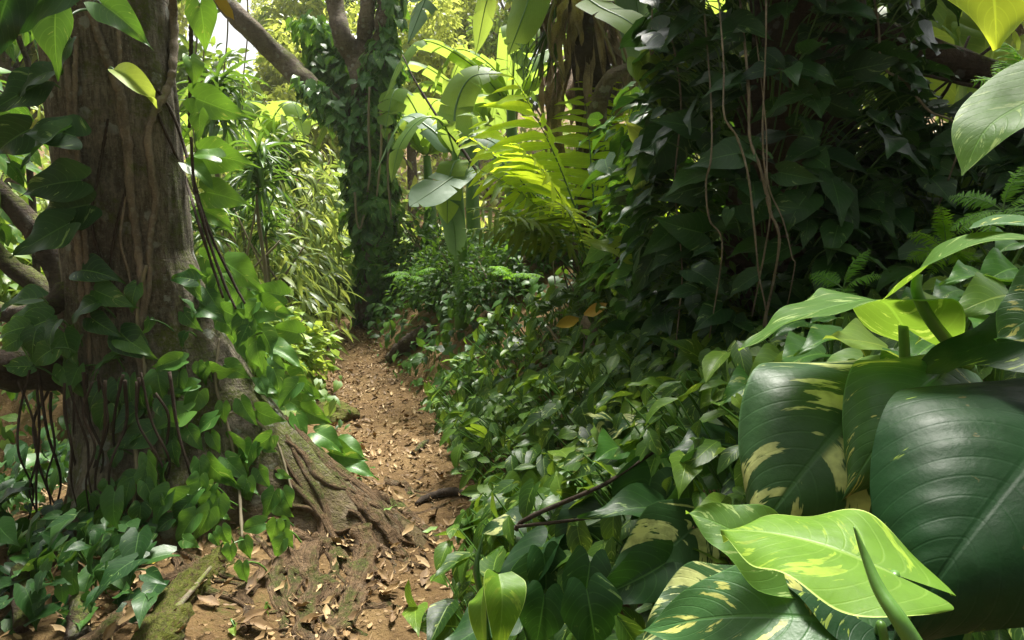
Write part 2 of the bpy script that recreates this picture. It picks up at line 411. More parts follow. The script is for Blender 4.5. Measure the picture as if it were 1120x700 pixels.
def bark_mat(name, c1, c2, moss=.3, lichen=.3, scale=1.0, bump=1.0, mosscol=(.075, .09, .018), low=None, fibre=0.):
    k = NT(name); pos = k.pos()
    mp = k.n("ShaderNodeMapping", {"Vector": pos, "Scale": (1, 1, .35)}).outputs[0]
    mh = k.n("ShaderNodeMapping", {"Vector": pos, "Scale": (.5, .5, 3.0)}).outputs[0]
    n1 = k.noise(7 * scale, 8, .65, mp); n2 = k.noise(45 * scale, 6, .7, pos); n3 = k.noise(2.2 * scale, 3, .5, pos)
    n4 = k.noise(16 * scale, 5, .7, mh, .6)
    col = k.mix(k.smooth(n1, .3, .7), c1, c2)
    col = k.mix(k.math("MULTIPLY", k.smooth(n4, .55, .70), .3), col, tuple(c * .5 for c in c1))
    col = k.mix(k.math("MULTIPLY", k.smooth(n2, .45, .7), .35), col, tuple(c * 1.6 for c in c2))
    if fibre:
        la = k.n("ShaderNodeAttribute", attribute_name="luv").outputs["Vector"]
        fv = k.n("ShaderNodeMapping", {"Vector": la, "Scale": (9, 5, 3)}).outputs[0]
        n5 = k.noise(2.2, 6, .7, fv, .4)
        col = k.mix(k.math("MULTIPLY", k.smooth(n5, .55, .38), .65 * fibre), col, tuple(c * .35 for c in c1))
        n6 = k.noise(120, 3, .7, pos)
        col = k.mix(k.math("MULTIPLY", k.smooth(n6, .55, .72), .5), col, tuple(min(.5, c * 1.7) for c in c2))
    if lichen:
        vo = k.n("ShaderNodeTexVoronoi", {"Vector": k.n("ShaderNodeMapping", {"Vector": pos}).outputs[0], "Scale": 11 * scale})
        dd = k.math("ADD", vo.outputs["Distance"], k.math("MULTIPLY", k.noise(60, 3, .7, pos), .35))
        lm = k.math("MULTIPLY", k.smooth(dd, .50, .43), k.smooth(k.noise(3.1, 2, .5, pos), .44, .54))
        col = k.mix(k.math("MULTIPLY", lm, lichen), col, (.42, .44, .38))
    if moss:
        nz = k.n("ShaderNodeSeparateXYZ", {0: k.n("ShaderNodeNewGeometry").outputs["Normal"]})
        mm = k.math("ADD", k.noise(5, 6, .7, pos), k.math("MULTIPLY", nz.outputs[2], .16))
        mm = k.math("ADD", mm, k.math("MULTIPLY", nz.outputs[0], .06))
        mm = k.smooth(mm, .62 - moss * .3, .78 - moss * .3)
        mm = k.math("MULTIPLY", mm, k.smooth(k.noise(70, 4, .7, pos), .3, .55))
        col = k.mix(mm, col, k.mix(k.noise(40, 3, .6, pos), mosscol, tuple(c * 2.2 for c in mosscol)))
    if low:
        zz_ = k.n("ShaderNodeSeparateXYZ", {0: pos}).outputs[2]
        lm_ = k.smooth(k.math("ADD", zz_, k.math("MULTIPLY", k.noise(4, 4, .6, pos), .7)), .85, .35)
        col = k.mix(k.math("MULTIPLY", lm_, .8), col, k.mix(n2, low, tuple(c * 1.6 for c in low)))
    h = k.math("ADD", k.math("MULTIPLY", n1, 1.2), k.math("ADD", k.math("MULTIPLY", n2, .6), k.math("MULTIPLY", k.smooth(n4, .66, .5), .3)))
    if fibre: h = k.math("ADD", h, k.math("MULTIPLY", n5, 1.6 * fibre))
    p = k.n("ShaderNodeBsdfPrincipled", {"Base Color": col, "Roughness": .85, "Specular IOR Level": .25, "Normal": k.bump(h, 1.0 * bump, .045)})
    return k.done(p.outputs[0])

M["bark"] = bark_mat("old trunk bark", (.10, .082, .056), (.36, .31, .23), fibre=.8, moss=.30, lichen=.9, low=(.12, .08, .04))
M["root"] = bark_mat("earthy root bark", (.17, .105, .052), (.30, .195, .105), moss=.03, lichen=.1, bump=1.0, scale=1.3, fibre=1.)
M["root_moss"] = bark_mat("mossy root bark", (.10, .065, .03), (.18, .12, .06), moss=.62, lichen=.0, fibre=.8, mosscol=(.08, .09, .012))
M["bark_far"] = bark_mat("grey brown bark", (.09, .065, .045), (.20, .16, .11), moss=.15, lichen=.4)
M["bark_dark"] = bark_mat("dark bark", (.04, .028, .018), (.09, .065, .045), moss=.2, lichen=.2)
M["liana"] = bark_mat("liana bark", (.11, .09, .062), (.26, .21, .155), moss=.05, lichen=.2, scale=2.5, bump=.5)
M["liana_dark"] = bark_mat("dark liana bark", (.025, .018, .012), (.06, .042, .03), moss=0, lichen=0, scale=2.5, bump=.4)
M["dry"] = bark_mat("dry hanging leaf", (.16, .11, .075), (.42, .33, .24), moss=0, lichen=0, scale=2, bump=.6)

def plain(name, cols, rough=.5, sc=20, bump=.3):
    k = NT(name); pos = k.pos(); rn = k.n("ShaderNodeSeparateXYZ", {0: k.n("ShaderNodeAttribute", attribute_name="luv").outputs["Vector"]}).outputs[2]
    n = k.noise(sc, 4, .6, pos)
    col = k.ramp(k.math("ADD", k.math("MULTIPLY", n, .5), k.math("MULTIPLY", rn, .5)), [(.15 + .7 * i / max(1, len(cols) - 1), c) for i, c in enumerate(cols)])
    p = k.n("ShaderNodeBsdfPrincipled", {"Base Color": col, "Roughness": rough, "Normal": k.bump(n, bump, .005)})
    return k.done(p.outputs[0])

M["stalk"] = plain("green stalk", [(.03, .09, .015), (.07, .17, .025), (.10, .22, .03)], .4)
M["stalk_pale"] = plain("pale stem", [(.12, .10, .06), (.24, .20, .12)], .7)
M["stem_dark"] = plain("dark stem", [(.015, .022, .008), (.03, .05, .015)], .5)
M["litter"] = plain("dry litter flakes", [(.07, .04, .018), (.20, .12, .05), (.34, .225, .10), (.48, .35, .18)], .7, sc=30)
M["yellowed"] = plain("yellowed leaf", [(.40, .24, .02), (.55, .38, .04)], .5, sc=25)
M["fallen_green"] = plain("fallen green leaf", [(.14, .26, .05), (.24, .38, .09)], .45, sc=25)

def soil_mat(name, path=False):
    k = NT(name); pos = k.pos()
    n1 = k.noise(2.4, 5, .6, pos); n2 = k.noise(22, 7, .7, pos); n3 = k.noise(90, 4, .7, pos)
    base = k.ramp(n1, [(.3, (.11, .066, .027)), (.5, (.185, .115, .047)), (.72, (.265, .178, .078))])
    base = k.mix(k.math("MULTIPLY", k.smooth(n2, .4, .7), .6), base, (.085, .048, .024))
    base = k.mix(k.math("MULTIPLY", k.smooth(n3, .5, .75), .5), base, (.30, .20, .11))
    # shreds of leaf ground into the earth
    mp = k.n("ShaderNodeMapping", {"Vector": pos, "Rotation": (0, 0, .5)}).outputs[0]
    wv = k.n("ShaderNodeMix", data_type="VECTOR"); k.set(wv.inputs[0], .06)
    k.set(wv.inputs[4], mp); k.set(wv.inputs[5], k.n("ShaderNodeTexNoise", {"Scale": 9.}).outputs["Color"])
    vo = k.n("ShaderNodeTexVoronoi", {"Vector": wv.outputs[1], "Scale": 34., "Randomness": 1.})
    fl = k.smooth(vo.outputs["Distance"], .34, .24)
    sel = k.n("ShaderNodeSeparateColor", {0: vo.outputs["Color"]})
    on = k.smooth(sel.outputs[0], .60, .64)
    base = k.mix(k.math("MULTIPLY", k.math("MULTIPLY", fl, on), .75), base, k.ramp(sel.outputs[1], [(0, (.12, .065, .03)), (.5, (.30, .19, .095)), (1, (.44, .31, .17))]))
    if not path:
        mm = k.math("MULTIPLY", k.smooth(k.noise(3.2, 5, .7, pos), .52, .68), k.smooth(k.noise(60, 4, .7, pos), .35, .6))
        base = k.mix(k.math("MULTIPLY", mm, .7), base, (.085, .10, .018))
    h = k.math("ADD", k.math("MULTIPLY", n2, 1.0), k.math("ADD", k.math("MULTIPLY", n3, .4), k.math("MULTIPLY", k.math("MULTIPLY", fl, on), .35)))
    p = k.n("ShaderNodeBsdfPrincipled", {"Base Color": base, "Roughness": .9, "Specular IOR Level": .2, "Normal": k.bump(h, 1.0, .03)})
    return k.done(p.outputs[0])
M["soil"] = soil_mat("forest soil"); M["path"] = soil_mat("trodden earth", True)

# ------------------------------------------------------------------ terrain
_pp = [(395, 760), (425, 700), (462, 640), (478, 590), (474, 550), (455, 505), (424, 455), (392, 415), (374, 390), (372, 370), (376, 358)]
_pw = []
for (px, py) in _pp:
    v = ray(px, py); t = -CAM[2] / v[2]; _pw.append(CAM + v * t)
_pw = np.array(_pw)
PY = np.concatenate([[-6, 0.5], _pw[:, 1], [11, 13, 16]]); PX = np.concatenate([[-.7, -.55], _pw[:, 0], [-2.6, -3.4, -5.2]])
PHW_Y = np.array([0, 2, 3, 4, 5, 6.5, 8, 10, 13]); PHW = np.array([.34, .27, .26, .30, .38, .38, .37, .34, .30])
def pcx(y): return np.interp(y, PY, PX)
def phw(y): return np.interp(y, PHW_Y, PHW)
def sst(x, a, b):
    t = np.clip((x - a) / (b - a), 0, 1); return t * t * (3 - 2 * t)
def wob(x, y, f, s=0.):
    return (np.sin(x * f * 1.3 + 1.7 * np.sin(y * f * .7 + s) + s) + np.sin(y * f * 1.1 + 1.3 * np.sin(x * f * .9 + 2 * s) + 3 + s)) / 2
TC = np.array([-1.79, 3.2])
def H(x, y):
    x = np.asarray(x, float); y = np.asarray(y, float)
    e = x - pcx(y); hw = phw(y)
    tr = np.maximum(0, e - hw); tl = np.maximum(0, -e - hw)
    kk = np.interp(y, [-3, 0.5, 2, 4, 7, 9, 12, 16], [.35, .62, .95, 1.1, 1.15, .85, .5, .4])
    s = .85
    bank = np.where(tr < kk / s, tr * s, kk + (tr - kk / s) * .22) - .10 * np.exp(-((tr * s - kk) / .35) ** 2) * (tr > 0)
    bank = np.minimum(bank, kk + 1.2)
    near = sst(y, 4.2, 5.6)
    hump = .75 * sst(tl, .05, 1.6) - .55 * sst(tl, 2.2, 4.2)
    low = .12 * sst(tl, .02, .5) - .42 * sst(-x, 2.1, 3.0)
    left = near * hump + (1 - near) * low
    z = bank * sst(e, 0, .5) + left
    z += -.045 * np.exp(-(e / (hw * .8)) ** 2)
    z += .028 * wob(x, y, 2.7) + .015 * wob(x, y, 7.1, 2.) + .008 * wob(x, y, 17., 4.)
    z += .035 * np.exp(-((x - TC[0]) ** 2 + (y - TC[1]) ** 2) / .9)
    z += .14 * sst(y, 6.0, 10.0)
    far = sst(y, 13, 60)
    z += far * 9 + sst(y, 10, 18) * .3
    return z
def Hn(x, y, e=.06):
    return norm(np.stack([H(x - e, y) - H(x + e, y), H(x, y - e) - H(x, y + e), np.full_like(np.asarray(x, float), 2 * e)], -1))

def axis(parts):
    out = []
    for a, b, n in parts: out.append(np.linspace(a, b, n, endpoint=False))
    return np.concatenate(out + [[parts[-1][1]]])
gx = axis([(-90, -20, 20), (-20, -6, 40), (-6, -3, 40), (-3, 1.2, 170), (1.2, 5, 50), (5, 20, 40), (20, 90, 20)])
gy = axis([(-12, 0, 24), (0, 1.6, 30), (1.6, 6.2, 190), (6.2, 12, 100), (12, 24, 40), (24, 140, 50)])
X, Y = np.meshgrid(gx, gy)
Z = H(X, Y)
on_path = np.exp(-((X - pcx(Y)) / phw(Y)) ** 2)
g = Geo(); g.add(np.stack([X, Y, Z], -1), grid_faces(*X.shape), np.stack([X * 0, X * 0, X * 0 + .5], -1))
setp(g.build("ground", M["soil"]), kind="structure")
# the trodden strip
ys = np.linspace(.2, 10.6, 330); us = np.linspace(-1, 1, 27)
Yp, Up = np.meshgrid(ys, us, indexing="ij")
edge = 1.0 + .16 * wob(Yp * 1.0, Up * 0 + np.sign(Up) * 2, 4.3) + .09 * wob(Yp, np.sign(Up) * 3, 13.)
Xp = pcx(Yp) + Up * phw(Yp) * edge
Zp = H(Xp, Yp) + .012 * (1 - np.abs(Up) ** 6) - .02 * np.abs(Up) ** 12 + .006 * wob(Xp, Yp, 29.) * (1 - Up ** 2)
g = Geo(); g.add(np.stack([Xp, Yp, Zp], -1), grid_faces(*Xp.shape), np.stack([Up, Yp, Up * 0], -1))
setp(g.build("path", M["path"]), kind="structure")

def on_ground(px, d):
    p = at(px, 350, d); return np.array([p[0], d, float(H(p[0], d))])
def ground_hit(px, py):
    v = ray(px, py); d = np.linspace(.6, 30, 3000)
    P = CAM + v * (d / v[1])[:, None]
    below = P[:, 2] < H(P[:, 0], P[:, 1])
    i = int(np.argmax(below)) if below.any() else len(d) - 1
    return P[i]

# ------------------------------------------------------------------ the old tree on the left
BUT = [  # direction, radius tables over height, angular width
    (R(-8), [1.3, .95, .70, .48, .32, .17, .05, -.1], [.0, .13, .27, .43, .58, .76, .95, 1.15], .42),
    (R(-48), [1.0, .7, .45, .22, -.1], [.0, .10, .22, .40, .60], .34),
    (R(-88), [.8, .5, .25, -.1], [0, .08, .2, .42], .36),
    (R(-140), [.5, .25, -.1], [0, .03, .12], .4),
    (R(170), [.4, .2, -.1], [0, .02, .08], .4),
    (R(95), [.9, .5, .2, -.1], [0, .15, .3, .5], .45),
    (R(35), [1.0, .6, .3, -.1], [0, .12, .3, .55], .4)]
def trunk_r(th, z):
    th = np.asarray(th, float); z = np.asarray(z, float)
    r = .272 - .010 * np.clip(z - 1.2, 0, 3) + .012 * np.sin(3 * th + z * 1.3) + .01 * np.sin(5 * th - z * 2.1 + 1)
    for a, zs, A, w in BUT:
        d = (th - a + PI) % (2 * PI) - PI
        Az = np.interp(z, zs[::-1], A[::-1])
        r = r + Az * np.exp(-(d / (w * (1.25 - .35 * np.clip(Az, 0, 1)))) ** 2)
    return r
def trunk_c(z):
    z = np.asarray(z, float)
    return TC[0] + .00 * z, TC[1] + .0 * z
def trunk_hit(px, py, off=.0):
    v = ray(px, py); d = np.linspace(1.6, 4.2, 700)
    P = CAM + v * (d / v[1])[:, None]
    dx, dy = P[:, 0] - TC[0], P[:, 1] - TC[1]
    ins = np.hypot(dx, dy) < trunk_r(np.arctan2(dy, dx), P[:, 2]) + off
    ins |= P[:, 2] < H(P[:, 0], P[:, 1]) + off
    i = int(np.argmax(ins)) if ins.any() else -1
    return P[i] if i >= 0 else at(px, py, 3.1)

tree = thing("old_tree", (TC[0], TC[1], 0.05), "thick old tree with flared mossy roots standing left of the path", "tree")
zz = np.concatenate([np.linspace(-.15, 1.4, 110), np.linspace(1.42, 6.5, 110)])
th = np.linspace(0, 2 * PI, 240, endpoint=False)
ZZ, TH = np.meshgrid(zz, th, indexing="ij")
RR = trunk_r(TH, ZZ)
nzv = np.array([[mnoise.fractal(Vector((math.cos(t) * 3.2, math.sin(t) * 3.2, z * 1.6)), 1., 2., 5) for t in th] for z in zz])
nzf = np.array([[mnoise.noise(Vector((math.cos(t) * 9, math.sin(t) * 9, z * 7))) for t in th] for z in zz])
RR = RR + nzv * .016 * (1 + .8 * np.clip(.8 - ZZ, 0, 1)) + nzf * .006
V = np.stack([TC[0] + RR * np.cos(TH), TC[1] + RR * np.sin(TH), ZZ], -1)
nr, nc = ZZ.shape
i = np.arange(nr - 1)[:, None] * nc; j = np.arange(nc)[None]; j2 = (j + 1) % nc
g = Geo(); g.add(V, np.stack([i + j, i + j2, i + j2 + nc, i + j + nc], -1), np.stack([TH, ZZ, TH * 0], -1))
g.build("trunk", M["bark"], tree)

def Hs(x, y):
    """height of the ground or of the root flare standing on it"""
    zs = np.linspace(1.3, -.1, 180); a = math.atan2(y - TC[1], x - TC[0]); rho = math.hypot(x - TC[0], y - TC[1])
    ok = trunk_r(np.full(180, a), zs) >= rho
    return max(float(H(x, y)), float(zs[np.argmax(ok)]) if ok.any() else -9)
def gpath(pts, r, lift=.25):
    """pixel polyline laid on ground or buttress -> world points"""
    out = []
    for k, (px, py) in enumerate(pts):
        p = trunk_hit(px, py); rr = np.interp(k / (len(pts) - 1), np.linspace(0, 1, len(r)), r)
        out.append(p + np.array([0, 0, rr * lift]))
    return out
ROOTS = [
    ([(395, 474), (425, 480), (450, 474), (470, 478)], [.014, .02, .014, .006]),
    ([(452, 540), (485, 536), (512, 540)], [.02, .018, .006]),
    ([(425, 546), (462, 570), (492, 580)], [.03, .022, .015, .006]),
    ([(380, 560), (412, 596), (428, 628), (430, 660)], [.03, .022, .016, .006]),
    ([(352, 570), (362, 610), (352, 650), (358, 690)], [.04, .03, .022, .01]),
    ([(318, 585), (322, 625), (318, 668), (300, 700)], [.03, .025, .02, .01]),
    ([(395, 615), (410, 640), (402, 668), (412, 695)], [.03, .025, .018, .006]),
    ([(360, 640), (340, 655), (312, 662), (285, 668)], [.025, .02, .014, .006]),
    ([(410, 545), (430, 556), (462, 580), (486, 600)], [.07, .05, .035, .02]),
    ([(392, 575), (404, 615), (382, 652), (368, 690), (352, 730)], [.075, .07, .065, .055, .03]),
    ([(372, 655), (395, 662), (430, 668), (464, 664)], [.05, .03, .022, .014]),
    ([(342, 600), (334, 640), (340, 680), (330, 720)], [.06, .055, .05, .04]),
    ([(420, 528), (452, 541), (470, 556)], [.05, .04, .03, .016]),
    ([(300, 590), (308, 620), (300, 655), (310, 690)], [.05, .045, .04, .02]),
    ([(388, 545), (420, 580), (440, 612), (448, 640)], [.05, .04, .03, .014]),
    ([(345, 590), (372, 612), (400, 640), (425, 652)], [.05, .045, .03, .015]),
    ([(395, 560), (432, 582), (462, 606), (478, 628)], [.035, .03, .02, .01]),
    ([(320, 610), (355, 640), (362, 672), (395, 700)], [.04, .045, .04, .02]),
    ([(405, 548), (428, 566), (450, 590), (462, 612)], [.03, .028, .02, .01]),
    ([(290, 620), (270, 650), (262, 690)], [.04, .035, .02]),
    ([(410, 470), (380, 462), (350, 455)], [.012, .02, .02]),
]
for k, (pts, r) in enumerate(ROOTS):
    g = Geo(); gp_ = smooth_path(gpath(pts, r, .0), 40); wz = np.linspace(0, 1, 40)
    r = [q * .72 for q in r]
    gp_[:, 0] += .022 * np.sin(wz * 9 + k) * np.minimum(1, wz * 4); gp_[:, 1] += .02 * np.sin(wz * 11 + 2 * k)
    gp_[:, 2] = [Hs(a_, b_) for a_, b_ in gp_[:, :2]]
    for _ in range(3): gp_[1:-1, 2] = (gp_[:-2, 2] + gp_[1:-1, 2] + gp_[2:, 2]) / 3
    tube(g, gp_, r, n=40, sides=14, rough=.32, seed=k + .3, smooth=False)
    g.build("root", M["root"], tree)
for k, (pts, r) in enumerate([([(246, 612), (222, 632), (195, 660), (172, 700), (160, 730)], [.05, .06, .06, .05]),
                              ([(214, 622), (172, 650), (128, 682), (92, 716)], [.03, .035, .03, .02])]):
    g = Geo(); tube(g, gpath(pts, r, .05), r, n=44, sides=16, rough=.3, seed=k + 20.3)
    g.build("root", M["root_moss"] if k == 0 else M["root"], tree)
for k in range(22):
    a0 = R(rng.uniform(-72, 6)); r0 = rng.uniform(.62, .95); r1 = r0 + rng.uniform(.35, .85); da = rng.normal(0, .16)
    tt = np.linspace(0, 1, 36); aa_ = a0 + da * tt + .035 * np.sin(tt * 9 + k) * np.minimum(1, tt * 3); rr_ = r0 + (r1 - r0) * tt
    xs, ys_r = TC[0] + rr_ * np.cos(aa_), TC[1] + rr_ * np.sin(aa_)
    zs_r = np.array([Hs(a, b) for a, b in zip(xs, ys_r)])
    for _ in range(4): zs_r[1:-1] = (zs_r[:-2] + zs_r[1:-1] + zs_r[2:]) / 3
    g = Geo(); tube(g, np.stack([xs, ys_r, zs_r], -1), np.array([.010, .018, .014, .005]) * rng.uniform(.7, 1.5), sides=10, rough=.3, seed=k + 51.3, smooth=False); g.build("root", M["root"], tree)
# the low limb reaching out to the left, with hanging roots
p0 = np.array([TC[0] - .12, TC[1] - .05, .78]); limb = [p0, at(40, 402, 2.95), at(-30, 398, 2.8), at(-130, 380, 2.6)]
g = Geo(); tube(g, limb, [.14, .10, .09, .08], n=30, sides=14, rough=.2, seed=3.1); g.build("limb", M["bark_dark"], tree)
g = Geo(); tube(g, [p0 + [0, 0, .4], at(60, 330, 3.0), at(20, 345, 3.2), at(-50, 320, 3.3)], [.07, .05, .045, .03], n=30, sides=12, rough=.2, seed=3.7); g.build("limb", M["bark_dark"], tree)
for k in range(26):
    x0 = rng.uniform(12, 190); d0 = rng.uniform(2.65, 3.0); yb = rng.uniform(560, 650)
    lean = rng.uniform(-10, 40)
    pts = [at(x0, 405 + rng.uniform(-5, 25), d0)]
    for f in (.25, .5, .75, 1.0):
        pts.append(at(x0 + lean * f + rng.normal(0, 7), 415 + (yb - 415) * f, d0 + rng.normal(0, .03)))
    g = Geo(); tube(g, pts, [rng.uniform(.004, .009), .005, .003], n=26, sides=6, rough=.2, seed=k + .77)
    g.build("aerial_root", M["liana_dark"], tree)

# high crown of the old tree, above the frame: it shades the trunk
def crown_leaves(g, centers, radii, n, size, tpls, up=.6, rnd=None):
    for c, r in zip(centers, radii):
        m = int(n * (r ** 2))
        d = norm(rv(m)); P = np.asarray(c) + d * (r * rng.uniform(.35, 1.0, (m, 1)) ** .6) * np.array([1, 1, .75])
        D = norm(d * .5 + rv(m, .6) + np.array([0, 0, -.45])); N = norm(np.array([0, 0, up]) + rv(m, .45) + d * .3)
        scatter(g, tpls, P, D, N, size * rng.uniform(.7, 1.3, m))

# ------------------------------------------------------------------ lianas on the trunk
LI = [
    ("liana", [(97, -30), (99, 8), (112, 52), (124, 82), (134, 112), (139, 150), (142, 196), (147, 242), (153, 290), (157, 330), (152, 372), (156, 425)], [.013, .016, .017, .016, .013], "liana", "knobbly pale liana winding down the middle of the old tree trunk"),
    ("liana", [(190, -30), (190, 20), (189, 70), (184, 95), (170, 120), (162, 150), (166, 190), (170, 222), (164, 262), (163, 310), (158, 350)], [.016, .016, .014, .013, .010], "liana", "jointed liana hugging the right half of the old trunk, kinked below its dark top"),
    ("liana", [(73, 60), (77, 110), (79, 170), (83, 230), (88, 290), (92, 345)], [.014, .015, .014], "liana", "grey rope-like liana along the left edge of the old trunk"),
    ("liana", [(84, 40), (82, 100), (86, 180), (92, 250), (96, 320), (98, 400)], [.009, .011, .009], "liana", "second grey liana twisted beside the one on the trunk's left edge"),
    ("liana", [(127, 5), (131, 60), (130, 110), (136, 160), (140, 190)], [.008, .009, .007], "liana", "short thin liana joining the knobbly one high on the trunk"),
    ("liana", [(137, 215), (132, 262), (141, 300), (148, 345)], [.006, .006, .005], "liana", "slender tan liana in the low middle of the trunk"),
    ("liana", [(209, -20), (209, 40), (208, 90), (207, 140)], [.009, .008, .006], "liana_dark", "dark straight liana at the top right edge of the trunk"),
    ("liana", [(118, 130), (108, 190), (100, 240), (112, 290)], [.005, .006, .005], "liana_dark", "faint dark rootlet crossing the left of the bark"),
    ("liana", [(140, 200), (128, 245), (120, 300), (128, 350)], [.005, .005, .004], "liana_dark", "dark rootlet slanting beside the tan liana"),
]
for nm, pts, r, m, lab in LI:
    P = [trunk_hit(x, y, .010) for x, y in pts]
    P = [q if np.hypot(*(q[:2] - TC)) < 1.2 else at(x, y, 3.0) for q, (x, y) in zip(P, pts)]
    t = thing("liana", P[0], lab, "liana")
    g = Geo(); tube(g, P, r, n=90, sides=8, rough=.25, knots=.35, seed=len(lab) * .37); g.build("stem", M[m], t)
for pts, lab in [([(172, 98), (190, 128), (206, 176), (216, 220), (230, 268), (246, 312), (258, 338)], "black wiry vine leaving the trunk to hang at its right"),
                 ([(172, 124), (188, 160), (204, 200), (216, 240), (232, 290), (244, 326)], "second black wiry vine just under the first, right of trunk"),
                 ([(209, 150), (213, 200), (230, 255), (256, 310), (268, 332)], "thin black vine dangling from the trunk's right edge")]:
    P = []
    for k, (x, y) in enumerate(pts):
        q = trunk_hit(x, y, .012); P.append(q if x < 208 else at(x, y, 2.9 - .02 * k))
    t = thing("hanging_vine", P[0], lab, "vine")
    g = Geo(); tube(g, P, [.007, .007, .005], n=50, sides=6, rough=.2, seed=len(lab)); g.build("stem", M["liana_dark"], t)

# ------------------------------------------------------------------ heart leaved vines on the old trunk (each leaf a part)
def px_leaf(g, px, py, ln, ang, d, out=.3, upn=.55, tpls=HEART_HI, rnd=None, nrm=None, pw=None):
    """one leaf whose middle shows at a pixel, at depth d; returns its base"""
    L = 1.15 * ln * d / F
    a = R(ang); D = np.array([math.cos(a), -out, -math.sin(a)])
    L = L / max(.5, np.linalg.norm(D[[0, 2]]) / np.linalg.norm(D))
    c = at(px, py, d); D = norm(D)
    b = c - D * L * .45
    N = norm(np.array([0, -1.0, upn]) + rng.normal(size=3) * .4) if nrm is None else norm(nrm)
    scatter(g, tpls, b[None], D[None], N[None], L, rnd=rng.random(1) if rnd is None else np.array([rnd]))
    return b

c3 = [(35,40,90,120),(130,70,75,150),(45,130,95,110),(180,175,95,80),(225,25,110,40),(310,75,80,160),(255,200,70,110),(415,105,60,100),(470,100,80,20),(515,92,70,20),(360,140,70,170),(390,195,85,110),(475,215,55,90),(545,215,80,60),(605,225,80,25),(320,210,70,60),(415,255,90,140),(220,290,110,150),(455,300,60,60),(540,310,100,20),(335,335,80,80),(270,370,75,70),(300,405,80,100),(250,410,60,100),(400,435,80,100),(460,390,100,50),(500,405,60,40),(330,470,90,150),(460,500,85,90),(360,545,100,130),(235,570,75,160),(385,578,50,10),(550,535,75,170),(605,475,80,110),(555,420,60,20),(590,400,60,60),(610,315,35,20),(650,390,40,20),(455,575,40,60),(495,615,50,90),(545,600,60,70),(530,670,60,90),(490,585,30,20),(620,550,60,100),(650,540,50,60),(660,575,50,60),(660,460,60,60),(650,490,60,30),(630,600,60,120),(190,400,70,170),(130,230,80,110),(100,180,80,120),(160,350,60,120),(120,340,50,100),(200,450,80,100),(130,520,80,120),(150,555,80,60),(240,510,70,90),(340,280,60,80),(300,530,60,150),(170,690,80,150),(250,600,80,20),(90,480,70,100)]
c2 = [(370,230,150,0),(425,335,150,20),(500,340,100,110),(290,380,130,160),(400,450,130,30),(520,520,140,30),(260,530,120,70),(390,580,100,160),(265,660,130,60),(640,590,110,170),(690,500,60,120),(740,370,90,30),(690,250,100,200),(730,430,90,50),(760,620,60,90),(690,680,80,180),(570,450,60,90)]
ledge = [(100,450,150,160),(50,340,150,180),(70,400,150,180),(140,565,120,150),(50,600,110,180),(20,520,80,150),(180,480,110,120),(120,520,110,100),(30,460,110,170)]
def vine(lst, label, mat="trunk_leaf", nrm=None, off=.07, d_fixed=None, stems=True, sizes=1.0, rn=None, anchor=None, out=.3):
    bases = []
    t = None
    for (x, y, ln, ang) in lst:
        p = trunk_hit(x, y, off) if d_fixed is None else at(x, y, d_fixed + rng.normal(0, .05))
        d = p[1]
        if d_fixed is None and d > 3.6: d = 2.9 + rng.normal(0, .05)
        if t is None: t = thing("climbing_vine", at(x, y, d), label, "vine")
        g = Geo(); b = px_leaf(g, x, y, ln * sizes, ang, d, out=out, nrm=None if nrm is None else np.array(nrm) + rng.normal(size=3) * .12, rnd=None if rn is None else float(np.clip(rng.normal(rn, .12), 0, 1)))
        o = g.build("leaf", M[mat], t)
        q = b + np.array([rng.normal(0, .04), rng.uniform(.02, .1), rng.uniform(-.10, -.02)])
        if anchor is not None: q = b * .4 + .6 * np.asarray(anchor(x, y), float)
        gp = Geo(); petioles(gp, q[None], b[None], .0035, .03, rng.random())
        gp.build("petiole", M["stalk"], o)
        bases.append(b)
    return t, bases
L3 = [(60 + a / 2.59, 370 + b / 2.59, l / 2.59, an) for a, b, l, an in c3]
L2 = [(a / 3.5, 230 + b / 3.5, l / 3.5, an) for a, b, l, an in c2]
L3 += [(rng.uniform(60, 200), rng.uniform(420, 600), rng.uniform(18, 46), rng.uniform(40, 160)) for _ in range(20)]
L3 = [q for q in L3[:63]] + [q for q in L3[63:] if q[0] > 115]
L3 += [(rng.uniform(200, 300), rng.uniform(430, 590), rng.uniform(16, 38), rng.uniform(10, 150)) for _ in range(16)]
for _ in range(24):
    f_ = rng.uniform(0, 1); L3.append((218 + 90 * f_ + rng.uniform(-14, 24), 305 + 145 * f_ + rng.uniform(-22, 12), rng.uniform(18, 40), rng.uniform(-10, 140)))
left = [q for q in L3 if q[0] < 195]; right = [q for q in L3 if q[0] >= 195]
t1, b1 = vine(left, "dark heart-leaved vine covering the shaded left foot of the old tree")
t2, b2 = vine(right, "fresh heart-leaved vine spilling over the right root flare of the old tree", rn=.72)
t3, b3 = vine(L2, "heart-leaved vine crossing the old trunk at eye height above the root flare")
LL = [(a / 3.5, 230 + b / 3.5, l / 3.5, an) for a, b, l, an in ledge]
t4, b4 = vine(LL, "dark vine sitting on the low limb left of the old tree", d_fixed=2.75, rn=.2)
def vstem(t, pts, r, m="stalk_pale"):
    P = [trunk_hit(x, y, .03) for x, y in pts]
    P = [q if q[1] < 3.5 else at(x, y, 2.9) for q, (x, y) in zip(P, pts)]
    g = Geo(); tube(g, P, r, n=50, sides=7, rough=.2, knots=.3, seed=pts[0][0]); g.build("stem", M[m], t)
vstem(t1, [(148, 430), (146, 470), (150, 510), (145, 560), (150, 590)], [.008, .009, .007])
vstem(t1, [(112, 620), (130, 612), (165, 608), (175, 600)], [.012, .012, .010])
vstem(t2, [(240, 370), (236, 420), (250, 470), (260, 520), (265, 590)], [.006, .007, .006])
vstem(t2, [(232, 460), (262, 452), (300, 480), (320, 540)], [.006, .006, .005])
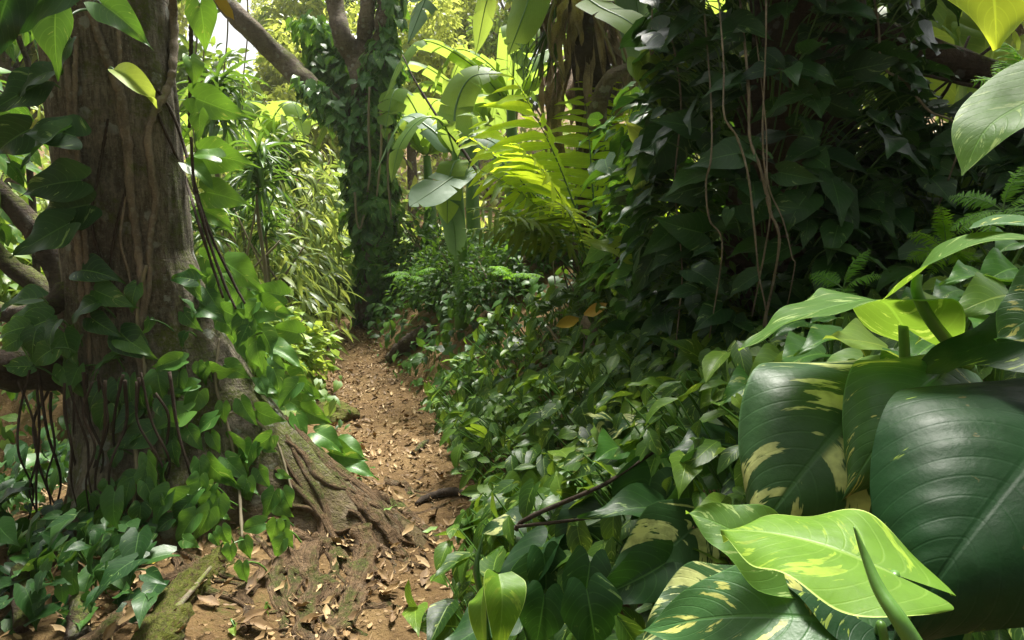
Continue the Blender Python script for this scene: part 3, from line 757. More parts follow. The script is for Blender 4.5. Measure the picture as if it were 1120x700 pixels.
vstem(t3, [(160, 290), (150, 340), (158, 400), (160, 430)], [.008, .008, .007])

ul = [(58,40,64,95),(133,20,52,32),(18,52,44,150)]
t5, b5 = vine([(58, 42, 66, 95), (136, 20, 56, 32)], "bright round-leaved vine sprig hanging at the top left of the old trunk", d_fixed=2.55, nrm=(.1, -1, .35), rn=.85, anchor=lambda x, y: at(96, 5, 2.85), out=.15)
g = Geo(); tube(g, [at(99, 10, 2.85), at(85, 12, 2.75), at(70, 22, 2.65), at(66, 28, 2.6)], [.006, .005, .004], n=20, sides=6); g.build("stem", M["stalk"], t5)
t6 = thing("climbing_vine", at(123, 76, 2.8), "single folded yellow-green leaf shoot on the upper trunk", "vine")
g = Geo(); ribbon(g, [at(124, 76, 2.78), at(140, 86, 2.72), at(157, 102, 2.70), at(172, 119, 2.72)], (-.4, -.3, .8), .045, prof_oval, nu=4, nv=16, fold=.9, rnd=.95); g.build("leaf", M["lit"], t6)
g = Geo(); tube(g, [at(118, 78, 2.86), at(121, 74, 2.8), at(125, 77, 2.78)], [.005, .005, .004], n=10, sides=6); g.build("petiole", M["stalk"], t6)
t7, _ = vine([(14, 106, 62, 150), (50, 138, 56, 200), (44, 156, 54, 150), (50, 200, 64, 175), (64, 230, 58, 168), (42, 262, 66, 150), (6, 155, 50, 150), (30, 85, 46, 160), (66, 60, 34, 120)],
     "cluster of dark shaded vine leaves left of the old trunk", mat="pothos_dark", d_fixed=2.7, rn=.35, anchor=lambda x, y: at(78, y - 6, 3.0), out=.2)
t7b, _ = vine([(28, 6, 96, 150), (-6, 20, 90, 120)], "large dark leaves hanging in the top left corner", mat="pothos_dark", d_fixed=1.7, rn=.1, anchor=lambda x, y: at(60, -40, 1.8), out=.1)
rt = [(223, 28, 50, 80), (240, 118, 62, 22), (250, 172, 58, 8), (222, 166, 34, 200), (248, 214, 52, 10), (238, 236, 44, 20), (213, 78, 30, 70), (218, 138, 30, 90), (222, 190, 40, 30)]
t8, _ = vine(rt, "row of large bright leaves sticking out right of the old trunk", sizes=.9, mat="pothos_mid", d_fixed=2.95, rn=.85, anchor=lambda x, y: at(205, y - 4, 3.1), out=.15)
rl = [(237,288,42,20),(252,322,50,40),(226,344,44,60),(243,345,40,80),(300,341,46,10),(312,384,52,8),(266,300,56,30),(290,318,40,200),(262,350,50,20),(282,366,44,30),(255,375,46,60),(330,420,40,30),(345,455,36,20),(362,480,44,15),(378,500,46,10),(300,400,44,40),(318,440,40,20),(330,470,36,60),(350,500,36,20),(395,512,40,5),(366,520,36,60),(385,487,38,0),(275,330,40,10),(310,360,36,200),(340,430,30,10)]
t9, _ = vine(rl, "yellow-green vine trailing down behind the right root flare to the path", sizes=.85, mat="pothos_mid", d_fixed=3.35, rn=.8, out=.35)

# ------------------------------------------------------------------ ground cover on the banks (uncountable)
def keep_off_path(x, y, m=.03): return np.abs(x - pcx(y)) > phw(y) + m
def cover(name, n, xr, yr, tpls, size, mat, cond, D0, N0, lift, dn=.5, nn=.35, label=None, stalks=False):
    x = rng.uniform(*xr, n); y = rng.uniform(*yr, n)
    k = cond(x, y); x, y = x[k], y[k]; n = len(x)
    nrm = Hn(x, y); z = H(x, y)
    cl = .5 + .5 * wob(x * 1.0, y * 1.0, 4.1, 2.3); kp = rng.random(n) < .45 + .55 * cl
    x, y, nrm, z, cl = x[kp], y[kp], nrm[kp], z[kp], cl[kp]; n = len(x)
    lf = rng.uniform(*lift, n) * (.4 + 1.3 * cl)
    P = np.stack([x, y, z], -1) + nrm * lf[:, None]
    D = norm(np.array(D0) + rv(n, dn)); N = norm(np.array(N0) + nrm * .5 + rv(n, nn))
    s = size * rng.uniform(.45, 1.6, n)
    clump = wob(x * 3.1, y * 3.1, 1.9, 1.) * .25 + .45
    g = Geo(); scatter(g, tpls, P - D * (s * .4)[:, None], D, N, s, rnd=np.clip(clump + rng.normal(-.05, .2, n) + (rng.random(n) < .12) * .5, 0, 1))
    o = setp(g.build(name, M[mat]), kind="stuff", label=label)
    if stalks:
        gp = Geo(); b = P - D * (s * .4)[:, None]
        petioles(gp, np.stack([x, y, z], -1) + rv(n, .02), b, .003, .04, .5)
        setp(gp.build("ground_cover_stalks", M["stalk"]), kind="stuff", label="thin green stalks under the right bank's leaf cover")
    return o
right_of = lambda m: (lambda x, y: x > pcx(y) + phw(y) + m + .012 * (y - 4))
def rc_near(x, y):
    e = x - pcx(y) - phw(y)
    return (e > .0 + .05 * wob(x, y, 5.)) & ~((x ** 2 + y ** 2 < .9 ** 2)) & (y < 5)
cover("ground_cover", 12000, (-1.2, 3.0), (.9, 5.0), HEART[:4] + OVAL, .105, "bank", rc_near, (-.55, -.55, -.25), (-.25, -.45, 1.0), (.02, .24), label="low heart-leaved cover carpeting the near right bank", stalks=True)
cover("ground_cover", 13000, (-3.5, 3.5), (4.6, 13.0), HEART_LO + OVAL_LO, .095, "bank_far", right_of(.0), (-.5, -.6, -.25), (-.3, -.5, 1.0), (.0, .22), label="small-leaved cover on the far right bank")
cover("ground_cover", 2600, (-2.6, 1.0), (3.6, 12.0), OVAL, .05, "bank_far", lambda x, y: (np.abs(x - pcx(y)) - phw(y) > -.06) & (np.abs(x - pcx(y)) - phw(y) < .30), (-.1, -.6, -.1), (0, -.3, 1.0), (.0, .08), label="tiny weeds along both edges of the path")
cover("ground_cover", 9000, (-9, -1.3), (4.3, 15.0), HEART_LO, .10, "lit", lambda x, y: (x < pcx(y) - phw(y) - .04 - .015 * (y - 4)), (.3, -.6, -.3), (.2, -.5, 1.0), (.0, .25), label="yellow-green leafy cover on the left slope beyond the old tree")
cover("ground_cover", 9500, (-8.0, -2.0), (2.5, 8.0), OVAL, .085, "bank_far", lambda x, y: x < -2.12 - .14 * wob(x, y, 3.), (.4, -.7, -.3), (.1, -.5, 1.0), (.0, .12), label="small-leaved cover on the low ground behind the old tree")

# ------------------------------------------------------------------ leaf litter
def litter(name, n, xr, yr, cond, s0, s1, label):
    x = rng.uniform(*xr, n); y = rng.uniform(*yr, n); k = cond(x, y); x, y = x[k], y[k]; n = len(x)
    P = np.stack([x, y, H(x, y) + .014 + rng.uniform(0, .012, n)], -1)
    a = rng.uniform(0, 2 * PI, n); D = np.stack([np.cos(a), np.sin(a), rng.normal(0, .15, n)], -1); N = norm(Hn(x, y) + rv(n, .3))
    g = Geo(); scatter(g, CRISP + STRIP, P, D, N, s0 + (s1 - s0) * rng.random(n) ** 2.2)
    return setp(g.build(name, M["litter"]), kind="stuff", label=label)
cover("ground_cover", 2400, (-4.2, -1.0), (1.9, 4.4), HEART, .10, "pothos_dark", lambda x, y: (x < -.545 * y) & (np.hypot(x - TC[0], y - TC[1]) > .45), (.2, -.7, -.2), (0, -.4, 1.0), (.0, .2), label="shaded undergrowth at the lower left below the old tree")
litter("leaf_litter", 13000, (-2.6, .2), (1.7, 9.5), lambda x, y: np.abs(x - pcx(y)) < phw(y) + .12, .012, .085, "dry brown leaf shreds scattered over the path")
litter("leaf_litter", 1900, (-2.6, -.5), (1.7, 3.6), lambda x, y: (x < pcx(y) - phw(y) + .1), .015, .07, "dry brown leaves lying among the tree roots")

def dry_leaf(px, py, L, ang, mat, name, label, cat, group=None):
    L = L * .75; p = trunk_hit(px, py); p = p + np.array([0, 0, .02])
    t = Geo(); a = R(ang)
    scatter(t, CRISP, p[None] - .0, np.array([[math.cos(a), math.sin(a), .05]]), np.array([[.1, -.1, 1.]]), L)
    o = t.build(name, M[mat]); setp(o, label, cat, group); return o
for (px, py, L, a) in [(282, 640, .12, 60), (268, 656, .13, 80), (300, 652, .10, 20), (420, 655, .10, 30), (440, 590, .13, 40), (455, 600, .12, 200), (478, 610, .15, 30), (470, 625, .12, 150), (462, 646, .14, 80), (445, 668, .11, 20), (350, 668, .10, 10), (325, 690, .14, 5), (300, 695, .16, 180), (424, 640, .09, 140), (398, 650, .10, 20), (490, 580, .10, 60), (455, 530, .10, 10), (470, 520, .09, 150), (430, 480, .09, 40), (415, 500, .08, 100), (258, 690, .15, 30), (240, 668, .12, 160), (150, 668, .13, 40), (130, 690, .14, 55), (205, 655, .10, 45)]:
    dry_leaf(px, py, L, a, "litter", "fallen_leaf", "curled dry tan leaf lying on the bare earth by the roots", "fallen leaf", "dry leaves fallen by the roots and path")
dry_leaf(462, 587, .11, 10, "fallen_green", "fallen_leaf", "pale green fallen leaf lying across the path", "fallen leaf")
dry_leaf(420, 562, .10, -20, "fallen_green", "fallen_leaf", "fresh green leaf dropped on the root beside the path", "fallen leaf")
dry_leaf(163, 622, .09, 20, "yellowed", "fallen_leaf", "orange yellow leaf caught under the vine left of mossy root", "fallen leaf")
dry_leaf(198, 663, .04, 40, "yellowed", "fallen_leaf", "tiny yellow leaf scrap beside the mossy root", "fallen leaf")

# sticks, log and stone
def stick(name, pts, r, m, label, cat, n=24, rough=.25):
    t = Geo(); tube(t, pts, r, n=n, sides=8, rough=rough, seed=len(label) * .61); o = t.build(name, M[m]); setp(o, label, cat); return o
def gp(px, py, z): p = ground_hit(px, py); return p + np.array([0, 0, z])
stick("stick", [gp(455, 555, .02), gp(472, 549, .03), gp(495, 545, .035), gp(524, 549, .02)], [.012, .024, .026, .012], "liana_dark", "dark gnarled stick lying across the path", "stick")
stick("stick", [gp(452, 500, .02), gp(462, 492, .03), gp(468, 484, .01)], [.02, .025, .012], "bark_dark", "short stub of wood poking from the middle of the path", "stick")
stick("fallen_log", [gp(426, 398, .04), gp(445, 385, .08), gp(470, 372, .12)], [.06, .085, .08], "bark_dark", "short dark log lying on the right verge of the path", "log")
stick("dead_branch", [at(564, 580, 1.9), at(572, 570, 1.9), at(610, 552, 1.85), at(660, 530, 1.8), at(716, 494, 1.85)], [.008, .007, .006, .004], "liana_dark", "upper dark dead twig lying over the near right bank", "twig")
stick("dead_branch", [at(564, 576, 1.9), at(600, 572, 1.85), at(650, 566, 1.8), at(706, 556, 1.8)], [.006, .005, .004, .003], "liana_dark", "lower thin twig forking from the dark one on the bank", "twig")
stick("dead_branch", [gp(598, 398, .25), at(622, 380, 4.2), at(650, 352, 4.1)], [.008, .008, .005], "stalk_pale", "pale dry twig leaning on the bank below the yellowed leaves", "twig")
stick("dead_branch", [at(640, 330, 4.4), at(676, 282, 4.3), at(720, 230, 4.2)], [.010, .009, .006], "liana_dark", "long thin branch slanting up the bank left of the vine wall", "branch")
stick("stick", [gp(28, 700, .05), gp(22, 640, .12), at(15, 590, 2.75)], [.03, .028, .02], "bark_dark", "upright dark broken stake at the lower left", "stick")
stick("stick", [gp(85, 700, .0), gp(88, 672, .04), at(84, 655, 2.55)], [.03, .032, .035], "bark_dark", "frayed pale stump end near the lower left edge", "stump")
stick("stick", [gp(180, 690, .04), gp(205, 668, .05), gp(232, 640, .07)], [.010, .010, .006], "liana", "thin dry stick resting along the mossy root", "stick")
# stone
g = Geo()
t_, p_ = np.meshgrid(np.linspace(0, 2 * PI, 40), np.linspace(0, PI, 24), indexing="ij")
d_ = np.stack([np.cos(t_) * np.sin(p_), np.sin(t_) * np.sin(p_), np.cos(p_)], -1)
f_ = 1 + .25 * wob(d_[..., 0] * 2 + 1, d_[..., 2] * 2 + d_[..., 1], 1.7) + .07 * wob(d_[..., 1] * 2, d_[..., 2] * 2 + d_[..., 0], 5.)
st = ground_hit(364, 455)
g.add(st + d_ * f_[..., None] * np.array([.17, .16, .11]), grid_faces(40, 24), d_ * 0 + .5)
setp(g.build("mossy_stone", M["root_moss"]), "rounded mossy stone at the left edge of the path", "stone")

# ------------------------------------------------------------------ right: the vine wall
def lobe_vine(c, rx, ry, z0, z1, n, size, mat, label, tpls=HEART, group=None, rn=(.35, .25), taper=.25, stems=()):
    t = thing("climbing_vine", (c[0], c[1], z0), label, "vine", group)
    zz_ = rng.uniform(0, 1, n); aa = rng.uniform(0, 2 * PI, n)
    sh = rng.choice([1.0, .9, .78, .62], n, p=[.45, .28, .17, .10]) + rng.normal(0, .04, n)
    bulge = 1 + .12 * np.sin(aa * 3 + zz_ * 5) + .09 * np.sin(aa * 7 - zz_ * 9)
    prof = np.sqrt(np.clip(1 - np.clip((zz_ - .55) / .5, 0, 1) ** 2 * .9, .03, 1)) * (1 - taper * np.abs(zz_ - .35))
    x = c[0] + rx * np.cos(aa) * sh * prof * bulge; y = c[1] + ry * np.sin(aa) * sh * prof * bulge; z = z0 + (z1 - z0) * zz_ ** .9
    O = np.stack([np.cos(aa), np.sin(aa), .3 * (zz_ - .3)], -1)
    P = np.stack([x, y, z], -1)
    D = norm(O * .6 + np.array([0, 0, -.30]) + np.stack([-np.sin(aa), np.cos(aa), 0 * aa], -1) * rng.normal(0, 1.0, (n, 1)) + rv(n, .22))
    N = norm(O * .5 + np.array([0, 0, .9]) + rv(n, .38))
    s = size * rng.uniform(.45, 1.45, n)
    g = Geo(); scatter(g, tpls, P, D, N, s, rnd=np.clip(rng.normal(rn[0], rn[1], n), 0, 1)); g.build("foliage", M[mat], t)
    if n < 500: return t
    g = Geo(); petioles(g, P - O * rng.uniform(.08, .22, (n, 1)) - np.array([0, 0, .08]), P, .0032, .04); g.build("petioles", M["stalk"], t)
    for pts, r in stems:
        pw_ = [at(*p) for p in pts]; pw_ = [pw_[0] + np.array([.04, .30, .55]), pw_[0] + np.array([.02, .10, .2])] + pw_ + [pw_[-1] + np.array([.02, .18, -.35])]
        g = Geo(); tube(g, pw_, np.array(r) * .45, n=50, sides=8, rough=.25, knots=.3, seed=pts[0][0]); g.build("stem", M["liana"], t)
    return t
stemsA = [([(838, 20, 2.35), (836, 90, 2.32), (834, 150, 2.3), (838, 200, 2.3), (842, 240, 2.3)], [.006, .006, .005]),
          ([(792, 125, 2.3), (806, 150, 2.28), (818, 190, 2.25), (824, 240, 2.25), (830, 300, 2.28), (838, 360, 2.3)], [.006, .007, .005]),
          ([(820, 150, 2.4), (832, 185, 2.35), (842, 230, 2.35), (852, 270, 2.35)], [.010, .011, .009]),
          ([(840, 200, 2.3), (856, 240, 2.28), (866, 280, 2.28), (868, 300, 2.3)], [.005, .005, .004]),
          ([(778, 170, 2.4), (772, 200, 2.4), (776, 240, 2.4), (790, 270, 2.4)], [.007, .007, .005]),
          ([(712, 60, 3.0), (730, 30, 3.0), (745, 110, 2.9), (738, 200, 2.9), (746, 290, 2.9), (742, 350, 2.8)], [.006, .007, .005])]
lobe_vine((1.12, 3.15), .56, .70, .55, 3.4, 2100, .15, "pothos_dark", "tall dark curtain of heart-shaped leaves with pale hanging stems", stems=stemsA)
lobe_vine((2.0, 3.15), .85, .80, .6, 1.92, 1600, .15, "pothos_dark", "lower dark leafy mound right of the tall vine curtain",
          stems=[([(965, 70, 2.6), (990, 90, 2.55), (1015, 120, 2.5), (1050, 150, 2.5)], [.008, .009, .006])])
lobe_vine((1.0, 3.9), .55, .6, .9, 2.2, 420, .16, "pothos_mid", "leafy vine shoulder behind the curtain's left edge", rn=(.3, .25))
# the dead trunk the curtain climbs on
dt = thing("vine_tree", (1.35, 3.3, .8), "dark trunk buried inside the leaf curtain on the right", "tree")
g = Geo(); tube(g, [(1.35, 3.3, .6), (1.3, 3.25, 1.6), (1.38, 3.35, 2.6), (1.45, 3.4, 4.6)], [.32, .27, .24, .18], n=30, sides=14, rough=.15, seed=4.2); g.build("trunk", M["bark_dark"], dt)
g = Geo(); tube(g, [(1.38, 3.35, 2.4), (1.9, 3.3, 2.2), (2.5, 3.2, 2.0)], [.12, .08, .05], n=20, sides=10, rough=.15, seed=4.9); g.build("limb", M["bark_dark"], dt)
g = Geo(); crown_leaves(g, [(1.5, 3.9, 5.2), (2.6, 3.5, 4.9), (2.3, 4.8, 5.4), (1.3, 5.0, 5.6), (3.3, 2.4, 4.6)], [1.1, 1.1, 1.0, .8, .9], 520, .2, HEART_LO); g.build("crown", M["pothos_mid"], dt)  # crown out of frame, added to shade the leaf curtain

# bright big-leaved shrub behind the mound, top right
bs = thing("broadleaf_shrub", (2.6, 4.6, 1.6), "bright backlit broad-leaved shrub behind the dark mound, top right", "shrub")
for k in range(46):
    px = rng.uniform(890, 1115); py = rng.uniform(-40, 100) ; d = rng.uniform(3.6, 4.8)
    g = Geo(); px_leaf(g, px, py, rng.uniform(55, 95), rng.uniform(40, 140), d, out=.5, upn=1.0, rnd=rng.uniform(.3, .8)); lf = g.build("leaf", M["lit"], bs)
for pts in ([(905, 40, 3.6), (950, 55, 3.5), (1000, 70, 3.4), (1060, 62, 3.4)], [(935, 0, 3.5), (930, 30, 3.5), (940, 60, 3.5)], [(1000, 0, 3.6), (985, 30, 3.6), (975, 60, 3.5)], [(930, 30, 3.3), (980, 50, 3.3), (1040, 80, 3.3), (1100, 75, 3.3)], [(1020, 120, 3.4), (1040, 90, 3.4), (1060, 40, 3.5)], [(1100, 40, 3.4), (1060, 70, 3.4), (1010, 110, 3.4)], [(1120, 100, 3.2), (1070, 95, 3.2), (1010, 82, 3.2)]):
    g = Geo(); tube(g, [at(*p) for p in pts], [.010, .008, .006], n=24, sides=6, rough=.2, seed=pts[0][0]); g.build("branch", M["liana_dark"], bs)

# leaves at the left shoulder of the curtain
sh = thing("climbing_vine", at(730, 100, 3.1), "loose large leaves at the curtain's left shoulder beside the dead fronds", "vine")
for (px, py, ln, an, d, mt, rn_) in [(737, 64, 40, 0, 3.2, "lit", .5), (714, 88, 48, 60, 3.1, "lit", .4), (728, 102, 60, 185, 3.0, "pothos_dark", .4), (716, 172, 60, 130, 2.9, "pothos_dark", .2), (748, 208, 46, 170, 2.7, "pothos_dark", .3), (745, 250, 52, 190, 2.6, "pothos_dark", .2), (700, 200, 40, 100, 3.1, "lit", .4), (668, 270, 50, 200, 3.6, "lit", .8), (700, 150, 40, 200, 3.3, "lit", .9), (705, 300, 50, 120, 3.0, "pothos_dark", .3)]:
    g = Geo(); b = px_leaf(g, px, py, ln, an, d, out=.3, upn=.6, rnd=rn_); lf = g.build("leaf", M[mt], sh)
    g = Geo(); petioles(g, (b + np.array([.15, .15, -.05]))[None], b[None], .004, .05); g.build("petiole", M["stalk"], lf)

nb = thing("pothos_plant", ground_hit(640, 640), "large drooping leaves low on the near bank, one streaked with cream", "plant")
for (px, py, ln, an, m, rn_, up_) in [(612, 606, 100, 185, "bank", .8, 1.6), (712, 618, 120, 150, "giant_varieg", .4, 1.3), (640, 548, 72, 100, "giant_varieg", .8, .9), (738, 496, 100, 185, "pothos_mid", .8, 2.), (690, 640, 90, 160, "pothos_dark", .2, 1.), (640, 660, 80, 100, "pothos_dark", .1, .9), (575, 660, 70, 110, "trunk_leaf", .2, 1.), (660, 590, 80, 170, "pothos_dark", .3, 1.2), (600, 640, 60, 80, "pothos_dark", .5, .9), (700, 570, 90, 110, "pothos_dark", .4, 1.), (548, 548, 44, 10, "lit", .5, 1.5), (570, 560, 60, 90, "bank", .9, 1.2), (560, 610, 60, 200, "bank", .6, 1.6), (545, 630, 54, 190, "bank", .5, 1.6), (590, 690, 70, 100, "pothos_dark", .4, .8), (650, 690, 80, 80, "pothos_dark", .2, .8), (690, 460, 70, 190, "bank", .7, 1.8), (730, 440, 60, 200, "bank", .6, 1.8), (770, 520, 80, 170, "pothos_mid", .4, 1.3), (760, 470, 70, 190, "bank", .5, 1.8), (670, 510, 66, 175, "bank", .75, 1.7), (700, 535, 70, 120, "pothos_mid", .7, 1.2), (620, 520, 60, 185, "bank", .8, 1.7), (585, 520, 50, 190, "bank", .9, 1.6)]:
    q = ground_hit(px, py + 14); d = max(1.15, q[1] - .22)
    g = Geo(); b = px_leaf(g, px, py, ln, an, d, out=.45, upn=up_, rnd=rn_); lf = g.build("leaf", M[m], nb)
    g = Geo(); petioles(g, (q + np.array([rng.normal(0.05, .04), .1, -.02]))[None], b[None], .004, .06); g.build("petiole", M["stalk"], lf)
# plants with leaves of their own on the near bank
def bank_plant(px, py, n, size, mat, label, spread=.22, rn=.5, tpls=HEART_HI, out=(-.5, -.5, -.1), h=.22):
    p = ground_hit(px, py)
    t = thing("pothos_plant", p, label, "plant", None)
    for k in range(n):
        b = p + np.array([rng.normal(0, spread), rng.normal(0, spread * .7), 0])
        if abs(b[0] - pcx(b[1])) < phw(b[1]) + .08: b[0] = p[0] + abs(rng.normal(0, spread)) * np.sign(p[0] - pcx(p[1]))
        b[2] = H(b[0], b[1]) + rng.uniform(.4, 1.2) * h
        g = Geo(); D = norm(np.array(out) + rng.normal(size=3) * .45); N = norm(np.array([-.25, -.45, 1.]) + rng.normal(size=3) * .3)
        scatter(g, tpls, b[None], D[None], N[None], size * rng.uniform(.7, 1.25), rnd=np.array([np.clip(rng.normal(rn, .2), 0, 1)]))
        lf = g.build("leaf", M[mat], t)
        q = np.array([b[0] + rng.normal(0, .04), b[1] + .05, H(b[0], b[1]) - .01])
        g = Geo(); petioles(g, q[None], b[None], .004, .05); g.build("petiole", M["stalk"], lf)
    return t
BP = [(612, 560, 10, .16, "bank", "light green leafy plant by the path under the dark twig", .7),
      (640, 600, 8, .22, "pothos_mid", "large-leaved plant low on the bank below the forked twig", .5),
      (585, 630, 9, .12, "bank", "small fresh plant at the path's right edge near the bottom", .6),
      (660, 540, 9, .17, "giant_varieg", "cream-marbled plant in the middle of the near bank", .5),
      (690, 640, 7, .24, "pothos_dark", "dark broad-leaved plant at the bottom of the bank", .3),
      (720, 500, 10, .17, "bank", "bright-topped leafy plant left of the cream-streaked giant leaf", .8),
      (760, 440, 12, .16, "bank", "dense plant on the bank under the curtain's middle stems", .45),
      (640, 470, 12, .14, "lit", "yellow-green sprigs on the bank ridge, its highlights put into their colour", .35),  # ridge highlight carried by the yellow-green leaf colour
      (700, 420, 12, .15, "bank", "mixed green plant on the bank below the curtain's left edge", .6),
      (580, 520, 10, .12, "bank", "low bright plant overhanging the path beside the dark stick", .75),
      (590, 490, 10, .12, "lit", "pale sprigs leaning over the path edge above the twig", .25),
      (680, 380, 12, .14, "bank", "leafy plant at the foot of the leaf curtain's left side", .5),
      (820, 400, 12, .15, "pothos_mid", "plant between the leaf curtain and the big arching leaf", .4),
      (545, 455, 12, .12, "bank_far", "small dark-leaved plant halfway along the bank", .3),
      (500, 430, 12, .12, "bank_far", "dark tangled plant where the path bends", .35),
      (470, 400, 12, .12, "bank_far", "leafy plant on the verge just past the log", .6)]
for (px, py, n, s, m, lab, rn_) in BP: bank_plant(px, py, n, s, m, lab, rn=rn_, spread=.12 if px < 610 else .22)
for (px, py, n, s_, m, lab, rn_) in [(35, 660, 7, .15, "pothos_mid", "dark leafy plant at the lower left by the broken stake", .3), (110, 655, 8, .13, "trunk_leaf", "low plant left of the mossy root", .3), (20, 590, 8, .16, "pothos_dark", "shaded plant at the left edge below the hanging roots", .4), (120, 600, 9, .12, "trunk_leaf", "plant under the hanging roots at the tree's left foot", .5), (75, 620, 8, .10, "lit", "small bright weeds among the hanging roots' ends", .2), (262, 694, 3, .05, "lit", "tiny seedling beside the mossy root at the bottom", .5)]:
    bank_plant(px, py, n, s_, m, lab, rn=rn_, spread=.12, out=(.1, -.6, -.1), h=.16 if s_ > .06 else .04)
lm_ = thing("pothos_plant", ground_hit(640, 450), "lime-green leaves strung along the right bank ridge, highlights put into their colour", "plant")
for k in range(64):  # bright lime colour stands in for highlights on the shaded ridge
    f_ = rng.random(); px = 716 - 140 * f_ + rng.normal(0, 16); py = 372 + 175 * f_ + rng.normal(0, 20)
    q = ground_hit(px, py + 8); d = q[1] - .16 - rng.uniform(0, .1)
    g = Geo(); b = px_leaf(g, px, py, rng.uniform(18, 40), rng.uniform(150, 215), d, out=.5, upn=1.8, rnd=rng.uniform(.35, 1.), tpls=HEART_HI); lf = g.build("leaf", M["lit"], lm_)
    g = Geo(); petioles(g, (q + np.array([.03, .06, -.02]))[None], b[None], .003, .04); g.build("petiole", M["stalk"], lf)
# yellowed sprig on the bank
ys_ = thing("withered_sprig", at(640, 345, 4.1), "withered yellow-brown sprig halfway up the bank", "sprig")
for (px, py, ln, an, mt) in [(620, 352, 26, 170, "yellowed"), (652, 340, 26, 340, "yellowed"), (640, 360, 30, 90, "dry"), (634, 375, 30, 80, "dry"), (648, 368, 26, 100, "dry")]:
    g = Geo(); px_leaf(g, px, py, ln, an, 4.05, tpls=CRISP); g.build("leaf", M[mt], ys_)
g = Geo(); tube(g, [at(640, 345, 4.1), at(636, 365, 4.1), at(630, 392, 4.2)], [.006, .006, .005], n=12, sides=6); g.build("stem", M["stalk_pale"], ys_)

# ------------------------------------------------------------------ right foreground: giant leaves
def frame_leaf(name, mat, base, tip, side, w, parent, nu=10, nv=34, arch=.1, fold=.12, wave=.006, ripple=0., nvein=13, lobe=.05, rnd=.5, prof=prof_heart, seed=1, nrm=None, curl=0.):
    """leaf from base to tip (world points), normal chosen; arch lifts the middle along the normal"""
    base, tip = np.asarray(base, float), np.asarray(tip, float)
    n = norm(np.asarray(nrm, float)); L = np.linalg.norm(tip - base)
    pts = [base, base * .67 + tip * .33 + n * arch * L * .9, base * .33 + tip * .67 + n * arch * L * .9, tip]
    g = Geo(); ribbon(g, pts, n, w, prof, nu=nu, nv=nv, fold=fold, wave=wave, wf=2.2, rnd=rnd, seed=seed, ripple=ripple, nvein=nvein, lobe=lobe, curl=curl)
    return g.build(name, M[mat], parent)
def stalk(parent, pts, r, m="stalk", n=30):
    g = Geo(); tube(g, pts, r, n=n, sides=10, rough=.03, seed=r[0] * 91); return g.build("petiole", M[m], parent)
root1 = np.array([.82, .95, float(H(.82, .95))])
gpA = thing("giant_pothos", root1, "foreground clump of giant dark glossy leaves at the lower right", "plant")
# A: the huge dark blade
A = frame_leaf("leaf", "giant_dark", at(1180, 440, .80), at(972, 712, .62), None, .155, gpA, nu=14, nv=60, arch=.16, fold=.16, curl=.38, ripple=.0013, nvein=10, lobe=.05, nrm=(-.55, -.75, .55), rnd=.2)
stalk(A, [root1, at(1200, 620, .92), at(1195, 480, .84), at(1180, 440, .80)], [.010, .008, .006])
B = frame_leaf("leaf", "giant_varieg", at(970, 420, 1.00), at(812, 606, .86), None, .155, gpA, nu=12, nv=50, arch=.16, fold=.16, curl=.34, ripple=.0005, lobe=.04, nrm=(-.35, -.75, .55), rnd=.23)
stalk(B, [root1 + [-.15, .1, 0], at(1000, 560, 1.08), at(985, 460, 1.03), at(970, 420, 1.00)], [.009, .007, .006])
Cc = frame_leaf("leaf", "giant_mid", at(1034, 404, .92), at(920, 548, .84), None, .092, gpA, nu=12, nv=44, arch=.18, fold=.16, curl=.34, ripple=.0005, lobe=.03, nrm=(-.35, -.7, .7), rnd=.62)
stalk(Cc, [root1 + [-.1, .05, 0], at(1060, 560, .98), at(1040, 450, .95), at(1034, 404, .92)], [.008, .007, .005])
gpB = thing("giant_pothos", np.array([.50, .75, float(H(.5, .75))]), "foreground plant with one large pale green leaf and a pointed new shoot", "plant")
r2 = np.array([.50, .72, float(H(.5, .72))])
Dl = frame_leaf("leaf", "giant_light", at(978, 628, .60), at(788, 579, .70), None, .088, gpB, nu=14, nv=44, arch=.07, fold=.12, curl=.12, wave=.006, lobe=.05, prof=prof_broad, nrm=(.0, -.10, 1.0), rnd=.5)
stalk(Dl, [r2, at(1000, 740, .66), at(990, 680, .63), at(978, 628, .60)], [.007, .006, .005])
g = Geo(); tube(g, [at(1010, 720, .50), at(985, 680, .51), at(962, 645, .53), at(945, 605, .55), at(934, 576, .56)], [.0075, .0070, .0055, .0032, .0008], n=40, sides=12, seed=2.); g.build("new_shoot", M["stalk"], gpB)
E = frame_leaf("leaf", "giant_top", at(845, 610, .80), at(750, 560, .84), None, .055, gpB, nu=8, nv=26, arch=.1, nrm=(.1, -.6, .8), rnd=.6)
stalk(E, [r2 + [-.1, .05, 0], at(860, 680, .8), at(845, 610, .8)], [.005, .004, .004])
Fl = frame_leaf("leaf", "giant_mid", at(960, 690, .72), at(700, 690, .84), None, .10, gpB, nu=12, nv=40, arch=.12, fold=.1, ripple=.0005, lobe=.03, nrm=(-.1, -.5, .9), rnd=.3)
stalk(Fl, [r2, at(970, 720, .7), at(960, 690, .72)], [.006, .005, .005])
F2 = frame_leaf("leaf", "giant_varieg", at(800, 650, .92), at(700, 705, .86), None, .06, gpB, nu=8, nv=26, arch=.1, nrm=(-.2, -.6, .8), rnd=.7)
stalk(F2, [r2 + [-.1, .2, 0], at(830, 700, .95), at(800, 650, .92)], [.005, .004, .004])
F3 = frame_leaf("leaf", "giant_dark", at(940, 640, .80), at(1010, 760, .66), None, .10, gpB, nu=8, nv=26, arch=.1, nrm=(0, -.7, .6), rnd=.7)
